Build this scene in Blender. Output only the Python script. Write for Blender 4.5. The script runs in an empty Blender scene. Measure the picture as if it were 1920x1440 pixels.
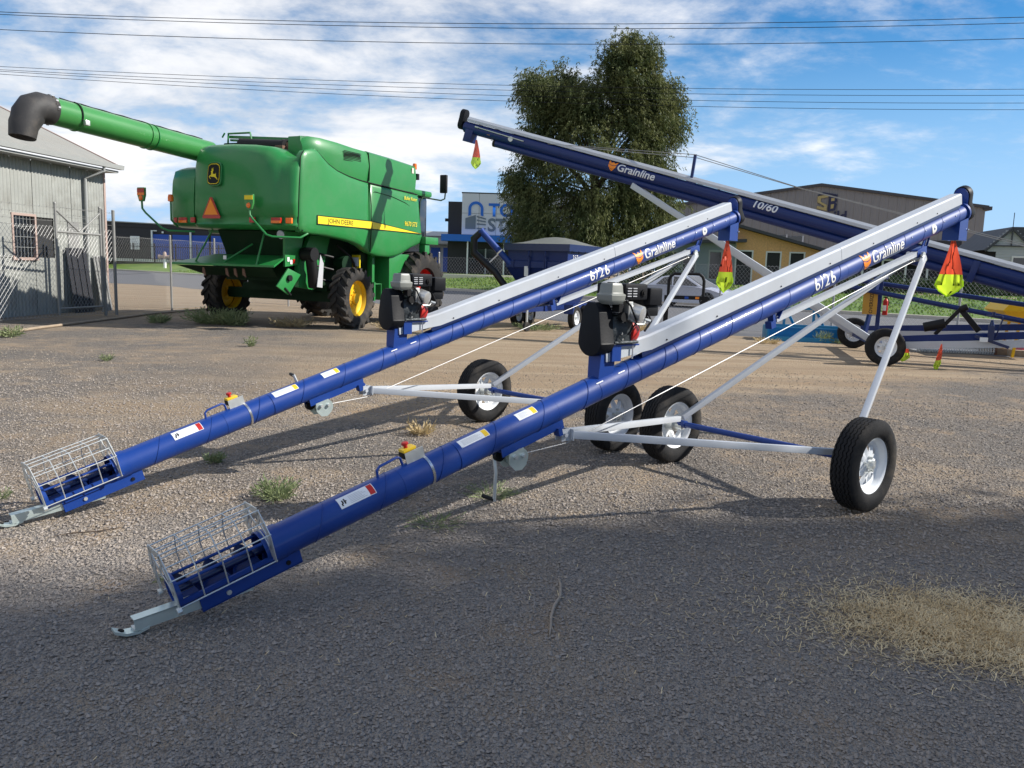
import bpy, bmesh, math, random
import numpy as np
from mathutils import Vector, Matrix
R = math.radians
random.seed(7); rng = np.random.default_rng(11)
SC = bpy.context.scene
COL = SC.collection
# ------------------------------------------------------------------ camera, sky, sun, exposure
cam = bpy.data.cameras.new('camera'); camo = bpy.data.objects.new('camera', cam); COL.objects.link(camo)
cam.sensor_width = 36; cam.lens = 1557.7/1920*36; cam.clip_end = 3000; cam.clip_start = .05
PITCH, ROLL, CAMH = .14084, .0305, 1.62
camo.matrix_world = Matrix.Translation((0, 0, CAMH)) @ Matrix.Rotation(math.pi/2-PITCH, 4, 'X') @ Matrix.Rotation(ROLL, 4, 'Z')
SC.camera = camo
SUNV = Vector((1.46, .03, 1)).normalized()
W = bpy.data.worlds.new('World'); SC.world = W; W.use_nodes = True
wn = W.node_tree; wn.nodes.clear()
def wnode(t, **k):
    n = wn.nodes.new(t)
    for a, b in k.items(): setattr(n, a, b)
    return n
def wl(a, b): wn.links.new(a, b)
sky = wnode('ShaderNodeTexSky', sky_type='NISHITA', sun_disc=False)
sky.sun_elevation = math.asin(SUNV.z); sky.sun_rotation = math.atan2(SUNV.x, SUNV.y)
sky.altitude = 100; sky.air_density = 1.0; sky.dust_density = .05; sky.ozone_density = 4.0
tc = wnode('ShaderNodeTexCoord'); sp = wnode('ShaderNodeSeparateXYZ'); wl(tc.outputs['Generated'], sp.inputs[0])
def wm(op, a, b=None, clamp=False):
    n = wnode('ShaderNodeMath', operation=op, use_clamp=clamp)
    for i, q in enumerate((a, b)):
        if q is None: continue
        if isinstance(q, (int, float)): n.inputs[i].default_value = q
        else: wl(q, n.inputs[i])
    return n.outputs[0]
zz = wm('ADD', wm('MAXIMUM', sp.outputs[2], 0), .24)
cx, cy = wm('DIVIDE', sp.outputs[0], zz), wm('DIVIDE', sp.outputs[1], zz)
cb = wnode('ShaderNodeCombineXYZ'); wl(cx, cb.inputs[0]); wl(cy, cb.inputs[1])
mp = wnode('ShaderNodeMapping'); wl(cb.outputs[0], mp.inputs[0])
mp.inputs['Location'].default_value = (-6, -5, 0); mp.inputs['Rotation'].default_value = (0, 0, R(-12)); mp.inputs['Scale'].default_value = (1.05, 1.25, 1)
def noise(scale, det, rough, dist=0):
    n = wnode('ShaderNodeTexNoise'); wl(mp.outputs[0], n.inputs['Vector'])
    n.inputs['Scale'].default_value = scale; n.inputs['Detail'].default_value = det; n.inputs['Roughness'].default_value = rough; n.inputs['Distortion'].default_value = dist
    return n.outputs['Fac']
n1 = noise(.33, 2, .5); n2 = noise(1.7, 9, .6, .3); n3 = noise(9, 7, .65)
cm = wm('ADD', wm('ADD', wm('MULTIPLY', n1, 1.25), wm('MULTIPLY', n2, .75)), wm('MULTIPLY', n3, .2))
cmr = wnode('ShaderNodeMapRange', interpolation_type='SMOOTHSTEP'); wl(cm, cmr.inputs[0])
cmr.inputs[1].default_value = .965; cmr.inputs[2].default_value = 1.22
ccol = wnode('ShaderNodeMixRGB'); ccol.inputs[1].default_value = (5.9, 6.1, 6.5, 1); ccol.inputs[2].default_value = (9.4, 9.3, 9.3, 1)
cr2 = wnode('ShaderNodeMapRange'); wl(n2, cr2.inputs[0]); cr2.inputs[1].default_value = .38; cr2.inputs[2].default_value = .68; wl(cr2.outputs[0], ccol.inputs[0])
mx = wnode('ShaderNodeMixRGB'); wl(wm('MULTIPLY', cmr.outputs[0], .9), mx.inputs[0]); hsv = wnode('ShaderNodeHueSaturation'); hsv.inputs['Saturation'].default_value = 1.35; wl(sky.outputs[0], hsv.inputs['Color']); hz = wnode('ShaderNodeMapRange', interpolation_type='SMOOTHSTEP'); wl(sp.outputs[2], hz.inputs[0]); hz.inputs[1].default_value = .30; hz.inputs[2].default_value = 0; hz.inputs[4].default_value = .92
hzm = wnode('ShaderNodeMixRGB'); wl(hz.outputs[0], hzm.inputs[0]); wl(hsv.outputs[0], hzm.inputs[1]); hzm.inputs[2].default_value = (3.3, 5.4, 8.4, 1); wl(hzm.outputs[0], mx.inputs[1]); wl(ccol.outputs[0], mx.inputs[2])
bg = wnode('ShaderNodeBackground'); bg.inputs['Strength'].default_value = .092; wl(mx.outputs[0], bg.inputs[0])
wo = wnode('ShaderNodeOutputWorld'); wl(bg.outputs[0], wo.inputs[0])
sl = bpy.data.lights.new('sun', 'SUN'); sl.energy = 5.0; sl.angle = R(.6); sl.color = (1, .95, .87)
slo = bpy.data.objects.new('sun', sl); COL.objects.link(slo); slo.location = SUNV*60
slo.rotation_euler = SUNV.to_track_quat('Z', 'Y').to_euler()
vs = SC.view_settings; vs.view_transform = 'Standard'; vs.look = 'None'; vs.gamma = 1; vs.exposure = .45; vs.use_curve_mapping = False
# ------------------------------------------------------------------ materials
M = {}
def pm(name, col, rough=.5, metal=0, var=.1, scale=6, bump=0, bscale=60, coat=0, dirt=None, dscale=2.5, damt=.5, spec=.4, crough=.16):
    m = bpy.data.materials.new(name); m.use_nodes = True; nt = m.node_tree; b = nt.nodes['Principled BSDF']
    tcn = nt.nodes.new('ShaderNodeTexCoord'); co = tcn.outputs['Object']
    nz = nt.nodes.new('ShaderNodeTexNoise'); nt.links.new(co, nz.inputs['Vector']); nz.inputs['Scale'].default_value = scale; nz.inputs['Detail'].default_value = 5
    rp = nt.nodes.new('ShaderNodeMixRGB'); nt.links.new(nz.outputs['Fac'], rp.inputs[0])
    rp.inputs[1].default_value = (*[c*(1-var) for c in col], 1); rp.inputs[2].default_value = (*[min(1, c*(1+var)) for c in col], 1)
    out = rp.outputs[0]
    if dirt:
        n2 = nt.nodes.new('ShaderNodeTexNoise'); nt.links.new(co, n2.inputs['Vector']); n2.inputs['Scale'].default_value = dscale; n2.inputs['Detail'].default_value = 8; n2.inputs['Roughness'].default_value = .65
        mr = nt.nodes.new('ShaderNodeMapRange'); nt.links.new(n2.outputs['Fac'], mr.inputs[0]); mr.inputs[1].default_value = .48; mr.inputs[2].default_value = .72; mr.inputs[4].default_value = damt
        mm = nt.nodes.new('ShaderNodeMixRGB'); nt.links.new(mr.outputs[0], mm.inputs[0]); nt.links.new(out, mm.inputs[1]); mm.inputs[2].default_value = (*dirt, 1); out = mm.outputs[0]
    nt.links.new(out, b.inputs['Base Color'])
    rr = nt.nodes.new('ShaderNodeMapRange'); nt.links.new(nz.outputs['Fac'], rr.inputs[0]); rr.inputs[3].default_value = max(0, rough*.85); rr.inputs[4].default_value = min(1, rough*1.2); nt.links.new(rr.outputs[0], b.inputs['Roughness'])
    b.inputs['Metallic'].default_value = metal; b.inputs['Coat Weight'].default_value = coat; b.inputs['Coat Roughness'].default_value = crough
    b.inputs['Specular IOR Level'].default_value = spec
    if bump:
        n3 = nt.nodes.new('ShaderNodeTexNoise'); nt.links.new(co, n3.inputs['Vector']); n3.inputs['Scale'].default_value = bscale; n3.inputs['Detail'].default_value = 4
        bp = nt.nodes.new('ShaderNodeBump'); bp.inputs['Strength'].default_value = bump; bp.inputs['Distance'].default_value = .02; nt.links.new(n3.outputs['Fac'], bp.inputs['Height']); nt.links.new(bp.outputs[0], b.inputs['Normal'])
    M[name] = m; return m
pm('blue', (.006, .042, .235), .45, 0, .10, 2, .015, 5, coat=.28, crough=.05, spec=.3, dirt=(.04, .075, .24), dscale=3, damt=.2)
pm('blue_dk', (.006, .018, .085), .3, 0, .12, 3, coat=.3)
pm('navy', (.005, .022, .125), .45, 0, .1, 2, .01, 4, coat=.2, crough=.08, spec=.3)
pm('silver', (.49, .52, .56), .42, .1, .07, 3, .09, 3, dirt=(.40, .40, .40), dscale=4, damt=.3)
pm('galv', (.62, .64, .62), .42, .65, .12, 30)
pm('zinc', (.62, .72, .70), .38, .7, .12, 14)
pm('chrome', (.75, .75, .74), .22, .9, .05)
pm('rubber', (.016, .016, .017), .8, 0, .25, 30, .2, 120, dirt=(.10, .085, .068), dscale=5, damt=.5, spec=.25)
pm('rubber_ag', (.022, .021, .020), .85, 0, .3, 14, .3, 60, dirt=(.13, .105, .08), damt=.75)
pm('white_rim', (.74, .77, .80), .35, 0, .04, dirt=(.45, .38, .28), damt=.15)
pm('black', (.009, .009, .010), .5, 0, .2, spec=.25)
pm('black_pl', (.008, .009, .012), .5, 0, .15, 20, .05, 90, spec=.18)
pm('void', (.004, .004, .004), .9, 0, 0)
pm('alu', (.62, .62, .60), .35, .8, .1, 20)
pm('engine_grey', (.055, .065, .072), .45, .3, .2, 25, .2, 70)
pm('tank_grey', (.22, .23, .21), .4, 0, .04)
pm('red', (.45, .02, .015), .4, 0, .1)
pm('yellow', (.78, .52, .03), .4, 0, .05)
pm('white', (.8, .8, .78), .5, 0, .03)
pm('label_grey', (.45, .46, .48), .5, 0, .05)
pm('orange', (.9, .27, .02), .45, 0, .05)
pm('amber', (.9, .18, .01), .2, 0, .05, coat=.6)
pm('redlens', (.42, .015, .012), .2, 0, .05, coat=.6)
pm('green', (.017, .20, .045), .42, 0, .10, 1.3, .03, 2.5, coat=.3, dirt=(.06, .2, .075), dscale=2.1, damt=.45)
pm('green_lt', (.045, .23, .055), .33, 0, .08, 1.5, coat=.35, dirt=(.08, .24, .08), damt=.35)
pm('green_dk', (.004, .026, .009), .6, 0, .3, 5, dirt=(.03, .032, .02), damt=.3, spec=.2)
pm('jd_yellow', (.80, .62, .02), .35, 0, .05)
pm('rim_yellow', (.78, .47, .012), .4, 0, .08, dirt=(.4, .3, .12), damt=.25)
pm('boot', (.035, .034, .034), .6, 0, .3, 5, .1, 30, dirt=(.13, .11, .09), damt=.5)
pm('corr', (.35, .36, .335), .5, .25, .12, 2.5, dirt=(.17, .16, .14), dscale=1.2, damt=.6)
pm('roofz', (.34, .335, .305), .6, .1, .1, 2, dirt=(.26, .21, .16), dscale=1.0, damt=.4)
pm('trim_grey', (.33, .34, .33), .5, 0, .08)
pm('trim_pink', (.40, .30, .26), .6, 0, .08)
pm('wood_dk', (.07, .055, .045), .8, 0, .3, 4)
pm('timber', (.32, .25, .18), .8, 0, .3, 9, .3, 30)
pm('cream', (.62, .58, .5), .6, 0, .05)
pm('galv_old', (.27, .27, .26), .6, .3, .2, 8)
pm('galv_wire', (.40, .40, .40), .5, .4, .1)
pm('charcoal', (.025, .025, .03), .6, 0, .15, 2)
pm('roller_blue', (.012, .075, .42), .45, 0, .06)
pm('sign_blue', (.015, .14, .55), .4, 0, .04)
pm('panel_white', (.62, .62, .64), .5, 0, .03)
pm('sign_grey', (.15, .18, .21), .5, 0, .04)
pm('sb_clad', (.205, .198, .195), .6, .05, .04, .6)
pm('sb_gold', (.36, .29, .12), .5, .1, .08)
pm('sb_navy', (.02, .022, .06), .5, 0, .1)
pm('osb', (.70, .39, .165), .8, 0, .28, 9, .2, 30, dirt=(.42, .25, .1), dscale=14, damt=.5)
pm('board_grey', (.25, .29, .30), .6, 0, .06, 3)
pm('board_lt', (.40, .41, .40), .6, 0, .06, 3)
pm('trim_white', (.68, .67, .63), .6, 0, .04)
pm('roof_dk', (.055, .055, .06), .6, 0, .15, 2)
pm('glass_dk', (.015, .02, .028), .08, 0, .3, 1, spec=.8)
pm('car', (.58, .58, .64), .3, .35, .03, coat=.7)
pm('carglass', (.02, .022, .025), .05, 0, .2, spec=.8)
pm('tarp', (.13, .135, .12), .75, 0, .1, 4, .05, 8)
pm('hose', (.008, .009, .010), .5, 0, .2)
pm('cyan', (.015, .20, .40), .4, 0, .12, 4, dirt=(.06, .16, .24), damt=.3)
pm('hopper_yel', (.86, .50, .01), .45, 0, .05)
pm('sign_amber', (.48, .25, .03), .6, 0, .12, dirt=(.3, .2, .1))
pm('rust', (.16, .09, .06), .8, .2, .3, 20)
pm('kerb', (.50, .45, .38), .85, 0, .12, 5, .1, 40)
pm('fascia', (.05, .05, .055), .5)
pm('twig', (.34, .28, .22), .85, 0, .3, 30)
pm('bark', (.07, .05, .037), .9, 0, .35, 6, .5, 12)
pm('sticker', (.70, .73, .76), .45, 0, .02)
pm('soil', (.24, .17, .11), .95, 0, .25, 5, .5, 30)
pm('dark_int', (.03, .03, .03), .9)
def foliage(name, c1, c2, trans=.25, rough=.6, s=.9):
    m = bpy.data.materials.new(name); m.use_nodes = True; nt = m.node_tree; b = nt.nodes['Principled BSDF']
    tcn = nt.nodes.new('ShaderNodeTexCoord'); nz = nt.nodes.new('ShaderNodeTexNoise'); nt.links.new(tcn.outputs['Object'], nz.inputs['Vector']); nz.inputs['Scale'].default_value = s; nz.inputs['Detail'].default_value = 6
    mr = nt.nodes.new('ShaderNodeMapRange'); nt.links.new(nz.outputs['Fac'], mr.inputs[0]); mr.inputs[1].default_value = .35; mr.inputs[2].default_value = .65
    mxn = nt.nodes.new('ShaderNodeMixRGB'); nt.links.new(mr.outputs[0], mxn.inputs[0]); mxn.inputs[1].default_value = (*c1, 1); mxn.inputs[2].default_value = (*c2, 1)
    nt.links.new(mxn.outputs[0], b.inputs['Base Color']); b.inputs['Roughness'].default_value = rough; b.inputs['Specular IOR Level'].default_value = .3
    tr = nt.nodes.new('ShaderNodeBsdfTranslucent'); nt.links.new(mxn.outputs[0], tr.inputs[0])
    ms = nt.nodes.new('ShaderNodeMixShader'); ms.inputs[0].default_value = trans; nt.links.new(b.outputs[0], ms.inputs[1]); nt.links.new(tr.outputs[0], ms.inputs[2])
    nt.links.new(ms.outputs[0], nt.nodes['Material Output'].inputs[0]); M[name] = m
foliage('leaf', (.055, .08, .024), (.17, .18, .062), .3)
foliage('weed', (.15, .20, .085), (.30, .34, .17), .2, s=3)
foliage('lawn', (.10, .19, .025), (.19, .27, .05), .15, s=.5)
foliage('hedge', (.02, .045, .012), (.055, .09, .03), .2)
foliage('straw', (.70, .52, .27), (.90, .73, .44), .15, s=4)
foliage('chaff', (.34, .24, .13), (.50, .37, .21), .1, s=5)
foliage('drygrass', (.42, .32, .17), (.6, .48, .27), .15, s=4)
def flagm(name, c):
    m = bpy.data.materials.new(name); m.use_nodes = True; nt = m.node_tree; b = nt.nodes['Principled BSDF']
    tcn = nt.nodes.new('ShaderNodeTexCoord'); nz = nt.nodes.new('ShaderNodeTexNoise'); nt.links.new(tcn.outputs['Object'], nz.inputs['Vector']); nz.inputs['Scale'].default_value = 9
    mr = nt.nodes.new('ShaderNodeMixRGB'); nt.links.new(nz.outputs['Fac'], mr.inputs[0]); mr.inputs[1].default_value = (*[q*.82 for q in c], 1); mr.inputs[2].default_value = (*c, 1); nt.links.new(mr.outputs[0], b.inputs['Base Color'])
    b.inputs['Roughness'].default_value = .4
    tr = nt.nodes.new('ShaderNodeBsdfTranslucent'); nt.links.new(mr.outputs[0], tr.inputs[0])
    tp = nt.nodes.new('ShaderNodeBsdfTransparent'); tp.inputs[0].default_value = (*[.4+.6*q for q in c], 1)
    ms = nt.nodes.new('ShaderNodeMixShader'); ms.inputs[0].default_value = .62; nt.links.new(b.outputs[0], ms.inputs[1]); nt.links.new(tr.outputs[0], ms.inputs[2])
    m2 = nt.nodes.new('ShaderNodeMixShader'); m2.inputs[0].default_value = .1; nt.links.new(ms.outputs[0], m2.inputs[1]); nt.links.new(tp.outputs[0], m2.inputs[2])
    nt.links.new(m2.outputs[0], nt.nodes['Material Output'].inputs[0]); M[name] = m
flagm('flag_red', (1.0, .12, .05)); flagm('flag_lime', (.74, .98, .05))
# ------------------------------------------------------------------ mesh helpers
def V(*a): return np.array(a, float)
def unit(a): a = np.asarray(a, float); return a/(np.linalg.norm(a)+1e-12)
def frame(d, up=(0, 0, 1)):
    d = unit(d); up = np.asarray(up, float)
    if abs(d@unit(up)) > .98: up = V(1, 0, 0) if abs(d[0]) < .9 else V(0, 1, 0)
    s = unit(np.cross(d, up)); return d, s, np.cross(s, d)
class MB:
    def __init__(s): s.v = []; s.f = []; s.m = []
    def add(s, vs, fs, mi=0):
        b = len(s.v); s.v += [tuple(map(float, p)) for p in vs]; s.f += [tuple(i+b for i in f) for f in fs]; s.m += [mi]*len(fs); return s
    def box(s, c, sz, ax=None, mi=0):
        X, Y, Z = (V(1, 0, 0), V(0, 1, 0), V(0, 0, 1)) if ax is None else [np.asarray(a, float) for a in ax]
        c = np.asarray(c, float); a, b, d = sz[0]/2, sz[1]/2, sz[2]/2
        vs = [c+i*a*X+j*b*Y+k*d*Z for k in (-1, 1) for j in (-1, 1) for i in (-1, 1)]
        return s.add(vs, [(0, 2, 3, 1), (4, 5, 7, 6), (0, 1, 5, 4), (2, 6, 7, 3), (0, 4, 6, 2), (1, 3, 7, 5)], mi)
    def bb(s, x0, x1, y0, y1, z0, z1, mi=0): return s.box(((x0+x1)/2, (y0+y1)/2, (z0+z1)/2), (x1-x0, y1-y0, z1-z0), None, mi)
    def beam(s, p, q, w, h, up=(0, 0, 1), mi=0):
        p = np.asarray(p, float); q = np.asarray(q, float); d, sd, u = frame(q-p, up)
        return s.box((p+q)/2, (np.linalg.norm(q-p), w, h), (d, sd, u), mi)
    def tube(s, pts, r, seg=8, cap=True, closed=False, mi=0, up=(0, 0, 1)):
        P = [np.asarray(p, float) for p in pts]; n = len(P); rr = r if isinstance(r, (list, tuple)) else [r]*n
        u = None; vs = []
        for i in range(n):
            a = P[(i-1) % n] if closed or i > 0 else P[i]; b = P[(i+1) % n] if closed or i < n-1 else P[i]
            d = unit(b-a)
            if u is None: _, sd, u = frame(d, up)
            else: u = unit(u-d*(u@d)); sd = np.cross(d, u)
            vs += [P[i]+rr[i]*(math.cos(t)*sd+math.sin(t)*u) for t in [2*math.pi*k/seg for k in range(seg)]]
        fs = []
        for i in range(n if closed else n-1):
            A = i*seg; B = ((i+1) % n)*seg
            fs += [(A+k, A+(k+1) % seg, B+(k+1) % seg, B+k) for k in range(seg)]
        if cap and not closed: fs += [tuple(range(seg))[::-1], tuple((n-1)*seg+k for k in range(seg))]
        return s.add(vs, fs, mi)
    def cyl(s, p, q, r, r2=None, seg=16, cap=True, mi=0): return s.tube([p, q], [r, r if r2 is None else r2], seg, cap, mi=mi)
    def prism(s, poly, o, ax, ay, az, d0, d1, mi=0):
        o, ax, ay, az = [np.asarray(a, float) for a in (o, ax, ay, az)]; n = len(poly)
        vs = [o+x*ax+y*ay+d*az for d in (d0, d1) for x, y in poly]
        return s.add(vs, [tuple(range(n))[::-1], tuple(range(n, 2*n))]+[(i, (i+1) % n, n+(i+1) % n, n+i) for i in range(n)], mi)
    def lathe(s, prof, o, axis, seg=32, closed=False, mi=0, up=(0, 0, 1), a0=0, a1=360):
        o = np.asarray(o, float); d, sd, u = frame(axis, up); full = abs(a1-a0) >= 360; ns = seg if full else seg+1; n = len(prof); vs = []
        for k in range(ns):
            t = R(a0+(a1-a0)*k/seg); e = math.cos(t)*sd+math.sin(t)*u
            vs += [o+r*e+h*d for r, h in prof]
        fs = []
        for k in range(seg):
            A = k*n; B = ((k+1) % ns)*n
            fs += [(A+i, B+i, B+(i+1) % n, A+(i+1) % n) for i in range(n if closed else n-1)]
        return s.add(vs, fs, mi)
    def loft(s, secs, closed=True, cap=True, mi=0):
        n = len(secs[0]); vs = [p for q in secs for p in q]; fs = []
        for i in range(len(secs)-1):
            A = i*n; B = A+n
            fs += [(A+k, A+(k+1) % n, B+(k+1) % n, B+k) for k in range(n if closed else n-1)]
        if cap: fs += [tuple(range(n))[::-1], tuple((len(secs)-1)*n+k for k in range(n))]
        return s.add(vs, fs, mi)
    def quad(s, a, b, c, d, mi=0): return s.add([a, b, c, d], [(0, 1, 2, 3)], mi)
    def mesh(s, name, mats, smooth=35, bevel=0, bseg=2, fix=True):
        me = bpy.data.meshes.new(name); me.from_pydata(s.v, [], s.f); me.polygons.foreach_set('material_index', s.m)
        if fix or bevel:
            bm = bmesh.new(); bm.from_mesh(me)
            if bevel:
                bmesh.ops.remove_doubles(bm, verts=bm.verts, dist=1e-5)
                es = [e for e in bm.edges if len(e.link_faces) == 2 and e.calc_face_angle(0) > R(25)]
                bmesh.ops.bevel(bm, geom=es, offset=bevel, segments=bseg, affect='EDGES', profile=.6, clamp_overlap=True)
            bmesh.ops.recalc_face_normals(bm, faces=bm.faces); bm.to_mesh(me); bm.free()
        if smooth:
            me.polygons.foreach_set('use_smooth', [True]*len(me.polygons)); me.set_sharp_from_angle(angle=R(smooth))
        for m in (mats if isinstance(mats, (list, tuple)) else [mats]): me.materials.append(M[m])
        return me
    def build(s, name, mats, parent=None, **k): return link(name, s.mesh(name, mats, **k), parent)
def link(name, me, parent=None, loc=None, rot=None):
    o = bpy.data.objects.new(name, me); COL.objects.link(o); o.parent = parent
    if loc is not None: o.location = loc
    if rot is not None: o.rotation_euler = rot
    return o
def tag(o, label=None, cat=None, group=None, kind=None):
    for k, v in (('label', label), ('category', cat), ('group', group), ('kind', kind)):
        if v: o[k] = v
    return o
def thing(name, label, cat, loc=(0, 0, 0), rz=0, group=None):
    o = bpy.data.objects.new(name, None); COL.objects.link(o); o.location = loc; o.rotation_euler = (0, 0, rz); o.empty_display_size = .2
    return tag(o, label, cat, group)
def copy_tree(o, parent=None):
    c = o.copy(); COL.objects.link(c); c.parent = parent
    for ch in list(o.children): copy_tree(ch, c)
    return c
def text_mesh(s, size, shear=0, bold=0, ax='LEFT', cuts=0, spc=1.0):
    cu = bpy.data.curves.new('t', 'FONT'); cu.body = s; cu.size = size; cu.shear = shear; cu.offset = bold*size; cu.align_x = ax; cu.space_character = spc; cu.resolution_u = 3
    o = bpy.data.objects.new('t', cu); COL.objects.link(o); bpy.context.view_layer.update()
    me = bpy.data.meshes.new_from_object(o.evaluated_get(bpy.context.evaluated_depsgraph_get()))
    bpy.data.objects.remove(o); bpy.data.curves.remove(cu)
    bm = bmesh.new(); bm.from_mesh(me); bpy.data.meshes.remove(me)
    for i in range(cuts):
        bmesh.ops.bisect_plane(bm, geom=bm.verts[:]+bm.edges[:]+bm.faces[:], plane_co=(0, size*(-.2+1.1*(i+.5)/cuts), 0), plane_no=(0, 1, 0))
    return bm
def lettering(name, s, size, parent, mat, fn, label=None, **k):
    bm = text_mesh(s, size, **k)
    for v in bm.verts: v.co = Vector(fn(v.co.x, v.co.y))
    me = bpy.data.meshes.new(name); bm.to_mesh(me); bm.free(); me.materials.append(M[mat]); o = link(name, me, parent)
    if label: o['label'] = label
    return o
def emblem(name, polys, parent, mat, fn, y0, y1, cuts=12):
    bm = bmesh.new()
    for poly in polys: bm.faces.new([bm.verts.new((u, w, 0)) for u, w in poly])
    for i in range(cuts): bmesh.ops.bisect_plane(bm, geom=bm.verts[:]+bm.edges[:]+bm.faces[:], plane_co=(0, y0+(y1-y0)*(i+.5)/cuts, 0), plane_no=(0, 1, 0))
    for v in bm.verts: v.co = Vector(fn(v.co.x, v.co.y))
    me = bpy.data.meshes.new(name); bm.to_mesh(me); bm.free(); me.materials.append(M[mat]); return link(name, me, parent)
def flat(o, ax, ay, k=1):
    o, ax, ay = [np.asarray(a, float) for a in (o, ax, ay)]
    return lambda x, y: tuple(o+x*ax*k+y*ay*k)
def soup(name, verts, faces, mats, parent=None, mi=None, smooth=False):
    me = bpy.data.meshes.new(name); me.from_pydata(verts, [], faces)
    if mi is not None: me.polygons.foreach_set('material_index', mi)
    for m in (mats if isinstance(mats, (list, tuple)) else [mats]): me.materials.append(M[m])
    if smooth: me.polygons.foreach_set('use_smooth', [True]*len(me.polygons))
    return link(name, me, parent)
def npsoup(name, verts, nper, mat, parent=None):
    """verts (N*nper,3): N separate nper-gons"""
    verts = np.asarray(verts, np.float32).reshape(-1, 3); n = len(verts)//nper
    me = bpy.data.meshes.new(name); me.vertices.add(len(verts)); me.vertices.foreach_set('co', verts.ravel())
    me.loops.add(n*nper); me.loops.foreach_set('vertex_index', np.arange(n*nper, dtype=np.int32))
    me.polygons.add(n); me.polygons.foreach_set('loop_start', np.arange(0, n*nper, nper, dtype=np.int32)); me.update(calc_edges=True)
    me.materials.append(M[mat]); return link(name, me, parent)
# ------------------------------------------------------------------ setting
SD = V(.751, -.661, 0); SN = V(.661, .751, 0)        # along the street / away from the yard
def st(a, n, z=0): return SD*a+SN*n+V(0, 0, z)
def ground_mat():
    m = bpy.data.materials.new('ground'); m.use_nodes = True; nt = m.node_tree; b = nt.nodes['Principled BSDF']; L = nt.links.new
    def N(t, **k):
        n = nt.nodes.new(t)
        for a, c in k.items(): setattr(n, a, c)
        return n
    tcn = N('ShaderNodeTexCoord'); P = tcn.outputs['Object']; sp = N('ShaderNodeSeparateXYZ'); L(P, sp.inputs[0])
    def mt(op, a, c=None, cl=False):
        n = N('ShaderNodeMath', operation=op, use_clamp=cl)
        for i, q in enumerate((a, c)):
            if q is None: continue
            if isinstance(q, (int, float)): n.inputs[i].default_value = q
            else: L(q, n.inputs[i])
        return n.outputs[0]
    def ss(x, a, c):
        n = N('ShaderNodeMapRange', interpolation_type='SMOOTHSTEP'); L(x, n.inputs[0]); n.inputs[1].default_value = a; n.inputs[2].default_value = c; return n.outputs[0]
    def ns(scale, det=5, rough=.6, vec=None):
        n = N('ShaderNodeTexNoise'); L(vec or P, n.inputs['Vector']); n.inputs['Scale'].default_value = scale; n.inputs['Detail'].default_value = det; n.inputs['Roughness'].default_value = rough; return n.outputs['Fac']
    def mix(f, a, c):
        n = N('ShaderNodeMixRGB')
        for i, q in enumerate((f, a, c)):
            if isinstance(q, tuple): n.inputs[i].default_value = (*q, 1)
            elif isinstance(q, (int, float)): n.inputs[i].default_value = q
            else: L(q, n.inputs[i])
        return n.outputs[0]
    X, Y = sp.outputs[0], sp.outputs[1]
    v1 = N('ShaderNodeTexVoronoi'); L(P, v1.inputs['Vector']); v1.inputs['Scale'].default_value = 48
    v2 = N('ShaderNodeTexVoronoi'); L(P, v2.inputs['Vector']); v2.inputs['Scale'].default_value = 115
    bw = N('ShaderNodeRGBToBW'); L(v1.outputs['Color'], bw.inputs[0]); bw2 = N('ShaderNodeRGBToBW'); L(v2.outputs['Color'], bw2.inputs[0])
    big = ns(.45, 6); mid = ns(2.2, 6, .65)
    grav = mix(ss(big, .38, .62), (.150, .134, .119), (.235, .190, .147))
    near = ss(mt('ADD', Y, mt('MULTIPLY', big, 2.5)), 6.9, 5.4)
    grav = mix(mt('MULTIPLY', near, .8), grav, (.325, .285, .248))  # foreground gravel lightened and warmed, lifting the bluish tree shade by colour
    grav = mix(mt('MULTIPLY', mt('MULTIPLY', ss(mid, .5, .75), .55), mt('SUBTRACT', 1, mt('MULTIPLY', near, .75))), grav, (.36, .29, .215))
    grav = mix(mt('MULTIPLY', ss(mt('ADD', bw.outputs[0], mt('MULTIPLY', bw2.outputs[0], .5)), .6, 1.1), .6), grav, (.37, .335, .295))
    grav = mix(mt('MULTIPLY', ss(bw2.outputs[0], .42, .12), .6), grav, (.07, .064, .06))
    mpn = N('ShaderNodeMapping'); L(P, mpn.inputs[0]); mpn.inputs['Rotation'].default_value = (0, 0, R(8)); mpn.inputs['Scale'].default_value = (.12, 1.3, 1)
    streak = ns(1.6, 6, .65, mpn.outputs[0])
    bound = mt('SUBTRACT', Y, mt('MULTIPLY', mt('MAXIMUM', X, 0), .62))
    dirt = mt('MULTIPLY', ss(mt('ADD', bound, mt('MULTIPLY', mt('SUBTRACT', mt('ADD', mt('MULTIPLY', big, .6), mt('MULTIPLY', mid, .5)), .55), 9)), 7.6, 10.2), ss(mt('ADD', X, mt('MULTIPLY', big, 6)), -3.2, 2.0))
    ex = mt('DIVIDE', mt('ADD', X, 3.6), 2.3); ey = mt('DIVIDE', mt('SUBTRACT', Y, 8.8), .85)
    ell = ss(mt('ADD', mt('ADD', mt('MULTIPLY', ex, ex), mt('MULTIPLY', ey, ey)), mt('MULTIPLY', mid, 1.6)), 1.7, .7)
    far = ss(Y, 19, 23)
    patch = ss(mt('ADD', mt('MULTIPLY', big, .5), mt('MULTIPLY', mid, .6)), .53, .66)
    dm = mt('MAXIMUM', mt('MAXIMUM', dirt, mt('MULTIPLY', ell, .75)), mt('MAXIMUM', mt('MULTIPLY', far, .85), mt('MULTIPLY', patch, .5)))
    dcol = mix(ss(streak, .4, .62), (.37, .275, .18), (.45, .35, .24))
    dcol = mix(mt('MULTIPLY', ss(mid, .55, .75), .5), dcol, (.42, .25, .14))
    dcol = mix(mt('MULTIPLY', ss(bw2.outputs[0], .3, .08), .35), dcol, (.16, .12, .09))
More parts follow.
